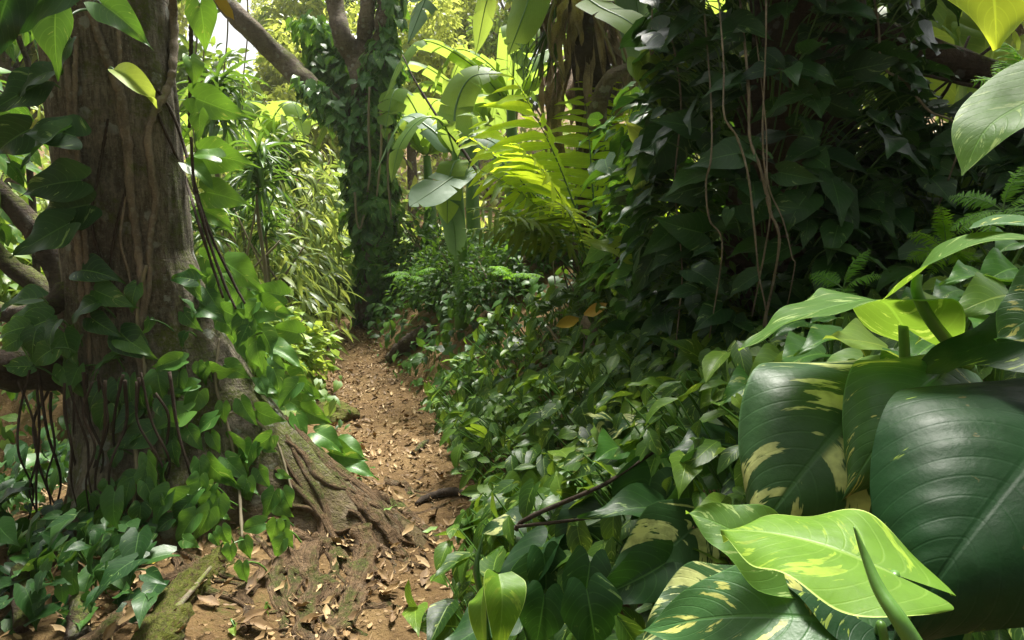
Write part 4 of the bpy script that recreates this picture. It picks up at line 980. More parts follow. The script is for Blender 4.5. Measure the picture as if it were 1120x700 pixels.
# arching leaves on tall stalks
gpC = thing("giant_pothos", np.array([.62, 1.12, float(H(.62, 1.12))]), "arching glossy leaf on a thick dark stalk above the giant leaves", "plant")
r3 = np.array([.60, 1.1, float(H(.6, 1.1))])
G = Geo(); ribbon(G, [at(988, 356, 1.02), at(965, 330, 1.00), at(925, 332, .98), at(860, 352, .97), at(808, 384, .97)], (.1, .05, 1.), .10, prof_heart, nu=10, nv=34, fold=.10, wave=.004, lobe=.06, rnd=.55)
Go = G.build("leaf", M["giant_top"], gpC)
stalk(Go, [r3, at(992, 450, 1.04), at(990, 400, 1.03), at(988, 356, 1.02)], [.010, .009, .007])
gpD = thing("giant_pothos", np.array([.78, 1.05, float(H(.78, 1.05))]), "highest arching leaf on a curved stalk at the right edge", "plant")
r4 = np.array([.78, 1.05, float(H(.78, 1.05))])
G = Geo(); ribbon(G, [at(1004, 300, .95), at(1030, 280, .93), at(1080, 262, .90), at(1150, 262, .86)], (-.15, -.05, 1.), .09, prof_heart, nu=10, nv=34, fold=.08, lobe=.05, rnd=.6)
Ho = G.build("leaf", M["giant_top"], gpD)
stalk(Ho, [at(1060, 400, 1.0), at(1042, 380, .98), at(1018, 350, .96), at(1003, 320, .95), at(1004, 300, .95)], [.009, .009, .008, .006])
stalk(Ho, [r4, at(1075, 470, 1.02), at(1060, 400, 1.0)], [.010, .010, .009])
G = Geo(); ribbon(G, [at(1060, 250, .98), at(1100, 244, .95), at(1160, 250, .9)], (-.1, -.1, 1.), .06, prof_heart, nu=8, nv=24, fold=.1, rnd=.6); G.build("leaf", M["giant_mid"], gpD)
gpE = thing("giant_pothos", np.array([.72, .7, float(H(.72, .7))]), "grey-green blade poking in at the right edge above the giant dark leaf", "plant")
J = frame_leaf("leaf", "giant_mid", at(1180, 330, .70), at(1088, 372, .72), None, .06, gpE, nu=8, nv=26, arch=.12, nrm=(-.3, -.6, .8), rnd=.3)
K = frame_leaf("leaf", "giant_dark", at(1150, 372, .82), at(990, 412, .95), None, .075, gpE, nu=10, nv=30, arch=.12, ripple=.0005, nrm=(-.1, -.5, .9), rnd=.9)
stalk(K, [np.array([.75, .85, float(H(.75, .85))]), at(1190, 420, .84), at(1150, 372, .82)], [.007, .006, .005])
# lit leaves behind
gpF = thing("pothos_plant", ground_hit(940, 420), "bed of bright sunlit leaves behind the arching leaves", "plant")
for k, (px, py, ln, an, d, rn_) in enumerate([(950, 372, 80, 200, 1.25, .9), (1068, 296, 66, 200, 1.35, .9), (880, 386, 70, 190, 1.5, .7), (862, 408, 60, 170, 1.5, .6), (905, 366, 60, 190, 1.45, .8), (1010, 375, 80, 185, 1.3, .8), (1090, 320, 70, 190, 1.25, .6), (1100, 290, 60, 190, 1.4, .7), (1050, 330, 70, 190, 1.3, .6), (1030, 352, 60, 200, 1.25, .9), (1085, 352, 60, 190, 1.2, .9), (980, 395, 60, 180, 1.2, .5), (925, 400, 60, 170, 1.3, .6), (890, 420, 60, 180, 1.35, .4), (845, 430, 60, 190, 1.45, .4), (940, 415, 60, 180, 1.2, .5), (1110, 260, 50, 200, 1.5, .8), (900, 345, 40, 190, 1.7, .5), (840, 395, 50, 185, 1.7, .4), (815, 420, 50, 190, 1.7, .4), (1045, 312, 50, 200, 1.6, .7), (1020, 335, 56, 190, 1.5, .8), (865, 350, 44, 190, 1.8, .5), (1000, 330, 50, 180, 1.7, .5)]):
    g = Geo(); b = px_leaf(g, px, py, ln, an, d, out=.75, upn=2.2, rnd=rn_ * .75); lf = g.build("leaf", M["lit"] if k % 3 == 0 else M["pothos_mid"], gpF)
    q = b + np.array([rng.normal(0, .03), .05, -.25]); g = Geo(); petioles(g, q[None], b[None], .004, .05); g.build("petiole", M["stalk"], lf)
# hanging blades top right
gpG = thing("climbing_vine", at(1090, -60, .95), "yellow-green pointed leaf hanging into the top right corner", "vine")
Lq = frame_leaf("leaf", "giant_yellow", at(1068, -95, .92), at(1090, 54, .86), None, .10, gpG, nu=10, nv=30, arch=.05, fold=.12, lobe=.04, nrm=(-.1, -1, .2), rnd=.5)
stalk(Lq, [at(1110, -180, 1.0), at(1085, -130, .96), at(1068, -95, .92)], [.006, .005, .005])
gpH = thing("climbing_vine", at(1180, 90, .85), "pale curved blade hanging at the right edge below the corner leaf", "vine")
G = Geo(); ribbon(G, [at(1190, 70, .80), at(1130, 108, .80), at(1080, 140, .79), at(1052, 192, .78)], (-.5, -.35, .6), .07, prof_heart, nu=8, nv=30, fold=.1, lobe=.03, rnd=.5); Mo = G.build("leaf", M["giant_top"], gpH)
stalk(Mo, [at(1240, 120, .85), at(1215, 70, .82), at(1190, 70, .80)], [.006, .005, .005])
# curled leaf and shoot at the bottom centre
gpI = thing("pothos_shoot", ground_hit(528, 690), "curled bright new leaf with a pointed sheath at the bottom of the path edge", "shoot")
q0 = at(540, 725, 1.55)
G = Geo(); ribbon(G, [at(545, 628, 1.52), at(549, 650, 1.47), at(548, 680, 1.46), at(543, 725, 1.50)], (.35, -1., .15), .052, prof_heart, nu=8, nv=24, fold=.5, rnd=.5); G.build("leaf", M["giant_light"], gpI)
G = Geo(); ribbon(G, [at(530, 640, 1.53), at(527, 660, 1.49), at(528, 690, 1.48), at(534, 725, 1.50)], (-.8, -.7, .1), .034, prof_oval, nu=8, nv=24, fold=.4, rnd=.8); G.build("leaf", M["giant_light"], gpI)
G = Geo(); tube(G, [at(540, 740, 1.55), at(528, 660, 1.55), at(521, 622, 1.56), at(528, 585, 1.58)], [.008, .008, .008, .001], n=26, sides=8); G.build("sheath", M["stalk"], gpI)

# ------------------------------------------------------------------ ferns
def frond(g, gs, base, D, L, n, pl, droop=.8, up=(0, 0, 1), rnd=.5, sag=.15, tp=PINNA, bare=.12):
    """one frond: rachis into gs, pinnae into g"""
    D = norm(D); upv = np.asarray(up, float)
    s = np.linspace(0, 1, 30)
    side = norm(np.cross(D, upv)); n0 = np.cross(side, D)
    C_ = base + D * (L * np.sin(droop * s) / droop)[:, None] - n0 * (L * (1 - np.cos(droop * s)) / droop)[:, None]
    tube(gs, C_, [.006 * L + .002, .001], sides=5, smooth=False, seed=rnd)
    T = norm(np.gradient(C_, axis=0))
    t = np.linspace(bare, .985, n)
    Pc = np.stack([np.interp(t, s, C_[:, c]) for c in range(3)], -1); Tc = norm(np.stack([np.interp(t, s, T[:, c]) for c in range(3)], -1))
    Nc = norm(np.cross(side, Tc))
    ln = pl * np.sin(PI * np.clip((t - bare) / (1 - bare) * .82 + .16, 0, 1)) ** .8 * 1.0 + .012
    for sgn in (-1, 1):
        Dp = norm(sgn * side + Tc * .42 - Nc * rng.uniform(.0, .35) + rv(n, .12)); Np = norm(Nc + rv(n, .12))
        scatter(g, tp, Pc, Dp, Np, ln * rng.uniform(.92, 1.08, n), rnd=np.clip(rnd + rng.normal(0, .08, n), 0, 1))

fc = np.array([at(648, 262, 4.9)[0], 4.9, 0.]); fc[2] = float(H(fc[0], fc[1])) + .05
fern = thing("fern", fc, "large glowing yellow-green fern on top of the bank in the middle", "fern")
def fr_to(px, py, d, L, droop, mat, base_px=None, pl=.26, n=15, rnd=.6, up=(0, -.35, 1)):
    b = fc + np.array([rng.normal(0, .05), rng.normal(0, .05), 0.02])
    tip = at(px + 36, py - 24, d); D = norm(tip - b) 
    L = np.linalg.norm(tip - b) * 1.06
    D = D + np.array([0, 0, .5 * droop])
    g = Geo(); gs = Geo(); frond(g, gs, b, D, L, n, pl * 1.4, droop, up, rnd, bare=.38); o = g.build("frond", M[mat], fern); gs.build("rachis", M["stalk"], o)
for (px, py, d, dr, m, rn_, pl) in [(565, 92, 4.5, .5, "fern", .9, .30), (552, 128, 4.4, .8, "fern", .8, .27), (610, 98, 4.9, .5, "fern", .85, .26), (690, 195, 4.5, .9, "fern", .75, .24), (672, 170, 4.8, .8, "fern", .7, .24), (655, 150, 4.6, .8, "fern", .8, .24), (700, 225, 4.6, 1.0, "fern", .6, .22), (540, 180, 4.3, .9, "fern_shaded", .6, .24), (530, 225, 4.2, 1.0, "fern_shaded", .5, .22), (560, 230, 4.1, 1.0, "fern_shaded", .3, .22), (598, 215, 4.1, .9, "fern_shaded", .3, .22), (640, 120, 5.3, .5, "fern", .6, .24), (590, 130, 5.4, .6, "fern", .7, .24), (520, 150, 4.4, .7, "fern", .7, .26), (640, 100, 5.0, .5, "fern", .9, .26), (700, 150, 5.2, .7, "fern", .9, .24), (680, 210, 4.3, 1.0, "fern", .8, .24), (585, 165, 4.2, .7, "fern", .8, .26), (715, 190, 4.9, .9, "fern", .9, .24), (505, 255, 4.3, 1.0, "fern_shaded", .6, .16), (660, 240, 4.2, 1.0, "fern", .5, .18)]:
    fr_to(px, py, d, 1, dr, m, rnd=rn_, pl=pl)
for k in range(26):   # dead stalks at the fern's foot
    b = fc + np.array([rng.normal(0, .22), rng.normal(0, .15), 0]); b[2] = H(b[0], b[1])
    g = Geo(); tp = b + np.array([rng.normal(.05, .25), rng.normal(-.1, .15), rng.uniform(.25, .6)])
    tube(g, [b, (b + tp) / 2 + rng.normal(size=3) * .04, tp], [.006, .004], n=10, sides=5, seed=k); g.build("dead_stalk", M["liana"] if k % 2 else M["liana_dark"], fern)

def fern_proto(name, nfr, L, pl, n, mat, label, group=None):
    t = thing(name, (0, 0, 0), label, "fern", group)
    for k in range(nfr):
        a = 2 * PI * k / nfr + rng.normal(0, .25); el = rng.uniform(.5, 1.1)
        g = Geo(); gs = Geo(); frond(g, gs, np.array([0, 0, .02]), np.array([math.cos(a) * math.cos(el), math.sin(a) * math.cos(el), math.sin(el)]), L * rng.uniform(.75, 1.1), n, pl, 1.1, (0, 0, 1), rng.uniform(.2, .9), bare=.2)
        o = g.build("frond", M[mat], t); gs.build("rachis", M["stalk"], o)
    return t
fp = fern_proto("fern", 9, .5, .10, 20, "fern_small", "small feathery fern")
FS = [(1035, 258, 2.1, .34, "small lacy fern sprouting from the right mound's face"), (925, 300, 2.05, .3, "little lacy fern low between curtain and mound"), (1100, 210, 1.7, .3, "pale lacy fern under the blade at the right edge"), (1125, 95, 1.4, .38, "feathery fern partly hidden by the top right corner leaf"), (450, 300, 6.6, .6, "dark feathery fern on the far bank by the clad tree"), (560, 300, 5.2, .55, "low feathery fern left below the glowing fern")]
for k, (px, py, d, sc, lab) in enumerate(FS):
    place(fp, k > 0, at(px, py, d) - np.array([0, 0, .05]), rng.uniform(0, 6), sc, lab, tilt=(R(35) if k < 4 else 0, R(-20) if k < 4 else 0))

# ------------------------------------------------------------------ banana plants
def banana_leaf(t, pts, nrm, w, mat="banana", rnd=.5, strips=7, droop=.25, pet=True, seed=1, fold=.1):
    P = [np.asarray(p, float) for p in pts]
    g = Geo(); ribbon(g, P, nrm, w, prof_banana, nu=3, nv=36, fold=fold, strips=strips, droop=droop, rnd=rnd, seed=seed)
    o = g.build("leaf", M[mat], t)
    gs = Geo(); tube(gs, P, [.012, .009, .002], n=20, sides=6, seed=seed); gs.build("midrib", M["stalk"], o)
    return o
bn = thing("banana_plant", on_ground(500, 6.2), "banana plant with an arching leaf and a waxy grey leaf, left of the fern", "banana plant")
b0 = on_ground(505, 6.2)
g = Geo(); tube(g, [b0, b0 + [0, 0, .7], at(500, 200, 6.2), at(498, 165, 6.2)], [.07, .06, .045, .03], n=20, sides=12, rough=.06, seed=6.); g.build("pseudostem", M["stalk"], bn)
banana_leaf(bn, [at(500, 175, 6.2), at(485, 135, 6.1), at(462, 130, 6.0), at(438, 158, 5.9), at(428, 200, 5.85)], (-.5, -.4, .7), .15, rnd=.35, strips=5, droop=.1, seed=3)
banana_leaf(bn, [at(505, 185, 6.2), at(500, 190, 6.0), at(475, 208, 5.7), at(448, 226, 5.5)], (-.1, -.8, .5), .16, "banana_grey", .6, strips=3, droop=.1, seed=4)
banana_leaf(bn, [at(503, 175, 6.2), at(496, 180, 6.0), at(490, 205, 5.9), at(489, 245, 5.9)], (-.2, -1, .2), .13, "banana", .95, strips=4, droop=.1, seed=5)
banana_leaf(bn, [at(500, 170, 6.2), at(515, 150, 6.3), at(545, 160, 6.3), at(560, 200, 6.2)], (.3, -.5, .7), .16, "banana_grey", .4, strips=6, seed=6)
banana_leaf(bn, [at(500, 170, 6.2), at(498, 120, 6.4), at(515, 85, 6.5), at(550, 80, 6.5)], (0, -.6, .6), .16, "banana", .7, strips=6, seed=7)
banana_leaf(bn, [at(500, 170, 6.2), at(490, 220, 6.1), at(497, 250, 6.0), at(499, 285, 5.95)], (-.2, -1, .2), .10, "banana_grey", .3, strips=3, seed=8)
banana_leaf(bn, [at(498, 168, 6.2), at(470, 140, 6.5), at(440, 130, 6.7), at(410, 190, 6.8)], (-.3, -.3, .8), .10, "banana_grey", .5, strips=6, seed=9)
bn2 = thing("banana_plant", on_ground(640, 4.6), "tall banana plant above the dead fronds with one long blade across the top", "banana plant")
b0 = np.array([at(640, 0, 5.0)[0], 5.0, float(H(at(640, 0, 5.0)[0], 5.0))])
g = Geo(); tube(g, [b0 + [.25, .6, 0], b0 + [.22, .6, 1.2], b0 + [.1, .5, 2.3]], [.11, .09, .06], n=20, sides=12, rough=.06, seed=7.); g.build("pseudostem", M["dry"], bn2)
top = b0 + np.array([.1, .5, 2.3])
banana_leaf(bn2, [top, at(590, -70, 4.3), at(640, -4, 3.9), at(688, 24, 3.7), at(722, 56, 3.6)], (.3, -.7, .8), .15, "banana", .75, strips=4, droop=.08, seed=11)
banana_leaf(bn2, [top, at(600, -60, 5.2), at(575, 10, 5.0), at(556, 60, 5.0)], (-.4, -.7, .5), .17, "banana", .45, strips=5, seed=12)
banana_leaf(bn2, [top, at(520, -110, 5.0), at(478, -30, 4.6), at(446, 48, 4.4)], (-.6, -.8, .3), .14, "banana_grey", .6, strips=4, seed=13)
banana_leaf(bn2, [top, at(680, -70, 5.3), at(700, 30, 5.2), at(705, 110, 5.2)], (.3, -.8, .5), .17, "banana_grey", .9, strips=6, seed=14)
banana_leaf(bn2, [top, at(590, -80, 6.0), at(540, -20, 6.4), at(520, 60, 6.6)], (-.3, -.6, .6), .18, "banana", .9, strips=6, seed=15)

def banana_proto(label, nl=8, h=1.6, L=1.6):
    t = thing("banana_plant", (0, 0, 0), label, "banana plant", "banana plants in the background")
    g = Geo(); tube(g, [(0, 0, 0), (.03, 0, h * .5), (0, .02, h)], [.11, .09, .05], n=12, sides=10, seed=1.); g.build("pseudostem", M["stalk"], t)
    for k in range(nl):
        a = 2 * PI * k / nl * 1.7 + rng.normal(0, .3); el = rng.uniform(.7, 1.35); l = L * rng.uniform(.7, 1.1)
        d = np.array([math.cos(a), math.sin(a), 0]); u_ = np.array([0, 0, 1.])
        p1 = np.array([0, 0, h]); pts = [p1, p1 + (d * math.cos(el) + u_ * math.sin(el)) * l * .4, p1 + d * l * (.35 + .45 * math.cos(el)) + u_ * l * (.55 * math.sin(el)), p1 + d * l * (.55 + .5 * math.cos(el)) + u_ * l * (.35 * math.sin(el) - .25)]
        banana_leaf(t, pts, -d * .4 + u_, .2, "banana", rng.uniform(.3, 1), strips=9, droop=.35, seed=k + 31)
    return t
bp = banana_proto("banana plant")
BN = [(470, 9.5, 1.0, "banana plant behind the clad tree's right side"), (520, 11.0, 1.2, "banana plant glowing in the bright gap behind the waxy-leaved one"), (560, 8.2, 1.0, "banana plant peeping over the glowing fern's left"), (700, 7.5, 1.1, "banana plant behind the dead fronds on the right"), (230, 10.5, .9, "banana plant deep in the left gap beside the old trunk"), (300, 12.5, 1.3, "banana plant in the far left thicket")]
for k, (px, d, sc, lab) in enumerate(BN): place(bp, k > 0, on_ground(px, d), rng.uniform(0, 6), sc, lab)

# the palm trunk wrapped in dead fronds
pd = 5.4; pb = on_ground(648, pd)
palm = thing("dead_frond_palm", pb, "shaggy trunk wrapped in hanging dead brown fronds behind the fern", "palm")
g = Geo(); tube(g, [pb, at(650, 120, pd), at(640, 30, pd), at(630, -80, pd)], [.16, .15, .13, .12], n=30, sides=14, rough=.15, seed=8.1); g.build("trunk", M["bark_dark"], palm)
for k in range(60):
    x0 = rng.uniform(592, 706); y0 = rng.uniform(-60, 80); d0 = pd + rng.uniform(-.25, .2); ln = rng.uniform(60, 150)
    p0_ = at(x0 * .5 + 640 * .5, y0, d0 + .1); p1_ = at(x0, y0 + ln * .35, d0 - .06); p2_ = at(x0 + rng.normal(0, 10), y0 + ln, d0)
    g = Geo(); ribbon(g, [p0_, p1_, p1_ * .5 + p2_ * .5 + rng.normal(size=3) * .03, p2_], (rng.normal(0, .6), -1, .1), rng.uniform(.012, .05), prof_oval, nu=2, nv=14, fold=rng.uniform(.3, 1.2), wave=.02, wf=3, rnd=rng.random(), seed=k)
    g.build("dead_frond", M["dry"], palm)
for k in range(22):
    x0 = rng.uniform(560, 612); g = Geo(); y0 = rng.uniform(20, 60)
    tube(g, [at(605, y0 - 30, pd), at(x0, y0, pd - .1), at(x0 - rng.uniform(0, 25), y0 + rng.uniform(30, 60), pd - .1)], [.010, .012, .003], n=12, sides=4, flat=.25, seed=k); g.build("drooping_frond", M["dracaena"], palm)
g = Geo(); tube(g, [at(652, 140, 5.1), at(656, 110, 5.0), at(668, 85, 5.0), at(690, 72, 5.05)], [.07, .06, .05, .03], n=24, sides=12, rough=.2, seed=9.4); g.build("old_flower_stalk", M["bark_far"], palm)
for k in range(3):
    g = Geo(); x0 = (606, 668, 684)[k]
    tube(g, [at(612 + 18 * k, -20, 5.2), at(x0 - 6, 40, 5.1), at(x0 + (12 if k == 0 else 20), 90 + 20 * k, 5.1)], [.012, .012, .006], n=16, sides=6, seed=k); g.build("bare_frond_rib", M["stalk_pale"], palm)
# thin bare branch in front of banana
stick("bare_branch", [at(440, 60, 6.6), at(455, 90, 6.4), at(480, 130, 6.2), at(512, 172, 6.0), at(538, 215, 5.8)], [.006, .010, .013, .014], "liana_dark", "thin dark bare branch curving down left of the fern", "branch")

# ------------------------------------------------------------------ the vine-clad tree in the middle distance
md = 9.2; mb = on_ground(408, md)
mt = thing("clad_tree", mb, "tall forked tree wrapped in climbing leaves where the path ends", "tree")
g = Geo(); tube(g, [mb - [0, 0, .1], at(410, 260, md), at(403, 160, md), at(398, 80, md)], [.26, .21, .19, .18], n=40, sides=18, rough=.12, seed=1.7); g.build("trunk", M["bark_far"], mt)
for pts, r in [([(400, 95), (388, 62), (374, 38), (366, 0), (362, -60)], [.15, .14, .11, .10]), ([(398, 90), (398, 50), (402, 10), (406, -60)], [.13, .11, .10, .09]), ([(402, 95), (414, 60), (420, 20), (424, -60)], [.14, .12, .11, .10]), ([(398, 150), (368, 118), (340, 95), (310, 66), (270, 28), (235, -10)], [.17, .15, .14, .14, .13, .12])]:
    g = Geo(); tube(g, [at(x, y, md + (.1 if i_ % 2 else -.05)) for i_, (x, y) in enumerate(pts)], r, n=40, sides=14, rough=.15, seed=pts[0][0] + pts[1][0]); g.build("limb", M["bark_far"], mt)
cv = thing("climbing_vine", mb, "leafy climber clothing the forked tree and its limbs", "vine")
P, Dn, Nn = [], [], []
def clothe(px0, py0, px1, py1, w, n, d, dense=1.0):
    f = rng.random(n); a = rng.uniform(0, 2 * PI, n)
    c0, c1 = at(px0, py0, d), at(px1, py1, d)
    c = c0[None] * (1 - f[:, None]) + c1[None] * f[:, None]
    o = np.stack([np.cos(a), np.sin(a), 0 * a], -1); rr = .68 * w * d / F * (.6 + .5 * rng.random(n)) * (1 + .25 * np.sin(f * 19 + a * 2))
    P.append(c + o * rr[:, None]); Dn.append(norm(o * .5 + np.array([0, -.1, -.8]) + rv(n, .35))); Nn.append(norm(o + np.array([0, 0, .6]) + rv(n, .35)))
clothe(412, 350, 408, 250, 27, 900, md); clothe(408, 250, 402, 130, 36, 1100, md); clothe(402, 140, 420, 60, 34, 500, md)
clothe(420, 90, 432, -40, 18, 350, md); clothe(360, 130, 390, 40, 26, 450, md + .4); clothe(395, 150, 330, 85, 18, 220, md - .2); clothe(340, 20, 360, 90, 26, 300, md + .5)
P = np.concatenate(P); Dn = np.concatenate(Dn); Nn = np.concatenate(Nn)
g = Geo(); scatter(g, HEART_LO, P, Dn, Nn, .17 * rng.uniform(.6, 1.3, len(P)), rnd=np.clip(rng.normal(.62, .25, len(P)), 0, 1)); g.build("foliage", M["pothos_mid"], cv)
for pts in ([(404, 95), (403, 140), (405, 180), (402, 210)], [(416, 110), (417, 160), (412, 215)], [(426, 140), (424, 190), (428, 240)], [(388, 210), (390, 240), (394, 250), (398, 235)]):
    g = Geo(); tube(g, [at(x, y, md - .45) for x, y in pts], [.016, .016, .012], n=24, sides=6, rough=.2, seed=pts[0][0]); g.build("stem", M["stalk_pale"], cv)

# ------------------------------------------------------------------ dracaenas (thin stems with tufts)
def drac_proto(label, h, nt):
    t = thing("dracaena", (0, 0, 0), label, "plant", "thin-stemmed dracaenas left of the path")
    pts = [np.array([0, 0, 0]), np.array([.06, .0, h * .4]), np.array([-.02, .03, h * .75]), np.array([.03, 0, h])]
    g = Geo(); tube(g, pts, [.024, .020, .018, .014], n=24, sides=8, rough=.12, knots=.15, seed=h); g.build("stem", M["stalk_pale"], t)
    for kk in range(nt):
        hz = h - kk * .28; m = 46
        a = rng.uniform(0, 2 * PI, m); el = rng.uniform(-.5, 1.3, m)
        D = np.stack([np.cos(a) * np.cos(el), np.sin(a) * np.cos(el), np.sin(el)], -1)
        P = np.array([.02, 0, hz])[None] + D * .02 + np.array([0, 0, 1]) * rng.uniform(-.1, .06, (m, 1))
        g = Geo(); scatter(g, BLADE, P, D, np.array([0, 0, 1.]) + rv(m, .2) + D * .01, rng.uniform(.3, .55, m)); g.build("leaf_tuft", M["dracaena"], t)
    return t
dp = drac_proto("dracaena", 2.2, 2)
DR = [(240, 6.8, 1.08, "dracaena with a dark tuft against the pale gap right of the trunk"), (285, 6.2, .86, "dracaena with a spiky tuft on a pale stem mid-left"), (268, 7.2, .75, "short dracaena leaning between two taller ones on the left"), (305, 6.6, .7, "dracaena half buried in slim drooping leaves"), (322, 8.2, 1.05, "taller dracaena under the leaning limb"), (252, 5.4, .55, "nearest low dracaena right of the old trunk"), (50, 6.8, .9, "dracaena far left behind the dark leaf cluster")]
for k, (px, d, sc, lab) in enumerate(DR): place(dp, k > 0, on_ground(px, d), rng.uniform(0, 6), sc, lab, tilt=(rng.normal(0, .08), rng.normal(0, .1)))
# pale leaning canes
for k in range(9):
    x0 = rng.uniform(262, 318); g = Geo(); d0 = rng.uniform(5.6, 6.6); b = on_ground(x0, d0)
    o = thing("cane", b, ["pale leaning cane in the left thicket, %s" % s for s in ("thin and nearly upright", "tilted right beneath the spiky tuft", "short and bent", "long, crossing a dracaena stem", "low behind the trailing vine", "slanted towards the old trunk", "straight and grey", "curved near its top", "half hidden by slim leaves")][k], "cane")
    tube(g, [b, b + np.array([rng.normal(-.05, .08), 0, .6]), b + np.array([rng.normal(-.15, .15), 0, rng.uniform(1.0, 1.5)])], [.013, .012, .008], n=16, sides=6, rough=.15, knots=.2, seed=k); g.build("stem", M["stalk_pale"], o)

# ------------------------------------------------------------------ shrubs
def shrub_proto(name, label, n, size, tpls, mat, rad, h, group, Dz=-.4, nst=7, kind="shrub"):
    t = thing(name, (0, 0, 0), label, kind, group)
    m = n; d = norm(rv(m)); d[:, 2] = np.abs(d[:, 2])
    rr = rng.uniform(.25, 1, (m, 1)) ** .5
    lob = 1 + .22 * np.sin(np.arctan2(d[:, 1], d[:, 0]) * 3 + d[:, 2] * 4)[:, None]
    P = d * rr * lob * np.array([rad, rad, h])
    D = norm(d * .8 + rv(m, .4) + np.array([0, 0, Dz])); N = norm(np.array([0, 0, 1.]) + d * .4 + rv(m, .35))
    g = Geo(); scatter(g, tpls, P, D, N, size * rng.uniform(.6, 1.3, m)); g.build("foliage", M[mat], t)
    for k in range(nst):
        a = rng.uniform(0, 2 * PI); e = np.array([math.cos(a) * rad * .6, math.sin(a) * rad * .6, h * rng.uniform(.6, .9)])
        g = Geo(); tube(g, [np.array([0, 0, -.1]), e * np.array([.4, .4, .6]), e], [.016, .012, .006], n=10, sides=5, seed=k); g.build("stem", M["liana"], t)
    return t
sA = shrub_proto("shrub", "slim-leaved shrub", 900, .22, LANCE, "lance", .75, 1.5, "slim-leaved shrubs on the left slope", Dz=-.8)
SA = [(288, 7.0, 1.0, "tall slim-leaved shrub below the leaning limb"), (296, 9.0, 1.2, "slim-leaved shrub close to the clad tree's left"), (280, 7.8, 1.2, "slim-leaved shrub behind the spiky dracaena"), (240, 8.4, 1.3, "slim-leaved shrub in the gap right of the old trunk"), (300, 9.6, 1.5, "big slim-leaved shrub at the back of the left slope"), (30, 7.5, 1.3, "slim-leaved shrub left of the old trunk"), (318, 11.0, 1.6, "slim-leaved shrub far behind the leaning limb")]
for k, (px, d, sc, lab) in enumerate(SA): place(sA, k > 0, on_ground(px, d), rng.uniform(0, 6), sc, lab)
sB = shrub_proto("shrub", "yellow-green heart-leaved shrub", 800, .16, HEART_LO, "lit", .6, .95, "yellow-green leafy shrubs along the left of the path")
SB = [(290, 6.4, .7, "yellow-green bush low beside the left path edge"), (300, 5.6, .7, "yellow-green bush just past the root flare"), (296, 8.4, .9, "yellow-green bush before the clad tree"), (340, 12.5, 1.1, "sunlit bush closing the end of the path"), (385, 13.0, 1.5, "brightest bush beyond the end of the path"), (265, 5.0, .6, "leafy bush tucked behind the old trunk's right side"), (280, 7.5, 1.0, "bushy mound beneath the slim-leaved shrub"), (395, 14.0, 2.0, "large sunlit bush seen past the clad tree"), (100, 9.0, 1.4, "yellow-green bush left behind the trunk"), (-10, 6.0, 1.2, "yellow-green bush at the left picture edge"),
      (356, 10.6, 1.0, "glowing bush left of the clad tree's foot, at the path's very end"), (374, 11.8, 1.5, "tall glowing bush filling the gap between path end and clad tree"), (338, 11.2, 1.6, "tall yellow-green bush behind the slim-leaved shrubs"), (390, 13.0, 1.9, "yellow-green bush deep in the gap behind the clad tree's foot"), (326, 10.2, 1.1, "yellow-green bush halfway up the left slope"), (352, 12.6, 2.2, "tallest yellow-green bush at the end of the corridor")]
for k, (px, d, sc, lab) in enumerate(SB): place(sB, k > 0, on_ground(px, d), rng.uniform(0, 6), sc, lab)
sC = shrub_proto("shrub", "dark small-leaved shrub", 1200, .10, OVAL_LO, "bank_far", .6, .8, "dark small-leaved shrubs on the far right bank")
SC_ = [(476, 7.4, .7, "dark shrub right of the clad tree's foot"), (500, 7.0, .8, "dark shrub below the waxy banana leaf"), (540, 6.0, .7, "dark shrub left below the fern"), (590, 6.4, .8, "dark shrub behind the fern's foot"), (470, 8.8, 1.1, "dark shrub filling the back of the far bank"), (620, 6.6, 1.0, "dark shrub under the dead-frond trunk"), (680, 5.6, .8, "dark shrub between fern and leaf curtain"), (448, 8.8, .6, "dark shrub touching the clad tree")]
for k, (px, d, sc, lab) in enumerate(SC_): place(sC, k > 0, on_ground(px, d), rng.uniform(0, 6), sc, lab)

# dark crooked trunks behind on the far left
for pts, d, lab in [([(-40, 180), (10, 220), (50, 270), (75, 330)], 4.6, "dark crooked trunk slanting down at the far left"), ([(-40, 240), (10, 290), (60, 330), (90, 380)], 4.9, "lower dark trunk parallel to the crooked one at left"), ([(20, 40), (32, 80), (28, 140), (34, 200)], 5.6, "thin upright sapling trunk in the left thicket")]:
    o = thing("crooked_tree", at(*pts[-1], d), lab, "tree")
    g = Geo(); tube(g, [at(x, y, d) for x, y in pts] + [on_ground(pts[-1][0] + 10, d)], [.05, .07, .08, .09] if d < 5.5 else [.02, .025, .03], n=26, sides=10, rough=.2, seed=d); g.build("trunk", M["bark_dark"], o)
    g = Geo(); c0 = at(*pts[0], d); m = 160; dd = norm(rv(m)); scatter(g, HEART_LO, c0 + dd * rng.uniform(.1, .6, (m, 1)) + np.array([-.1, 0, .3]), norm(dd + [0, 0, -.5]), rv(m, .4) + np.array([0, 0, 1.]), .17); g.build("crown", M["pothos_mid"], o)

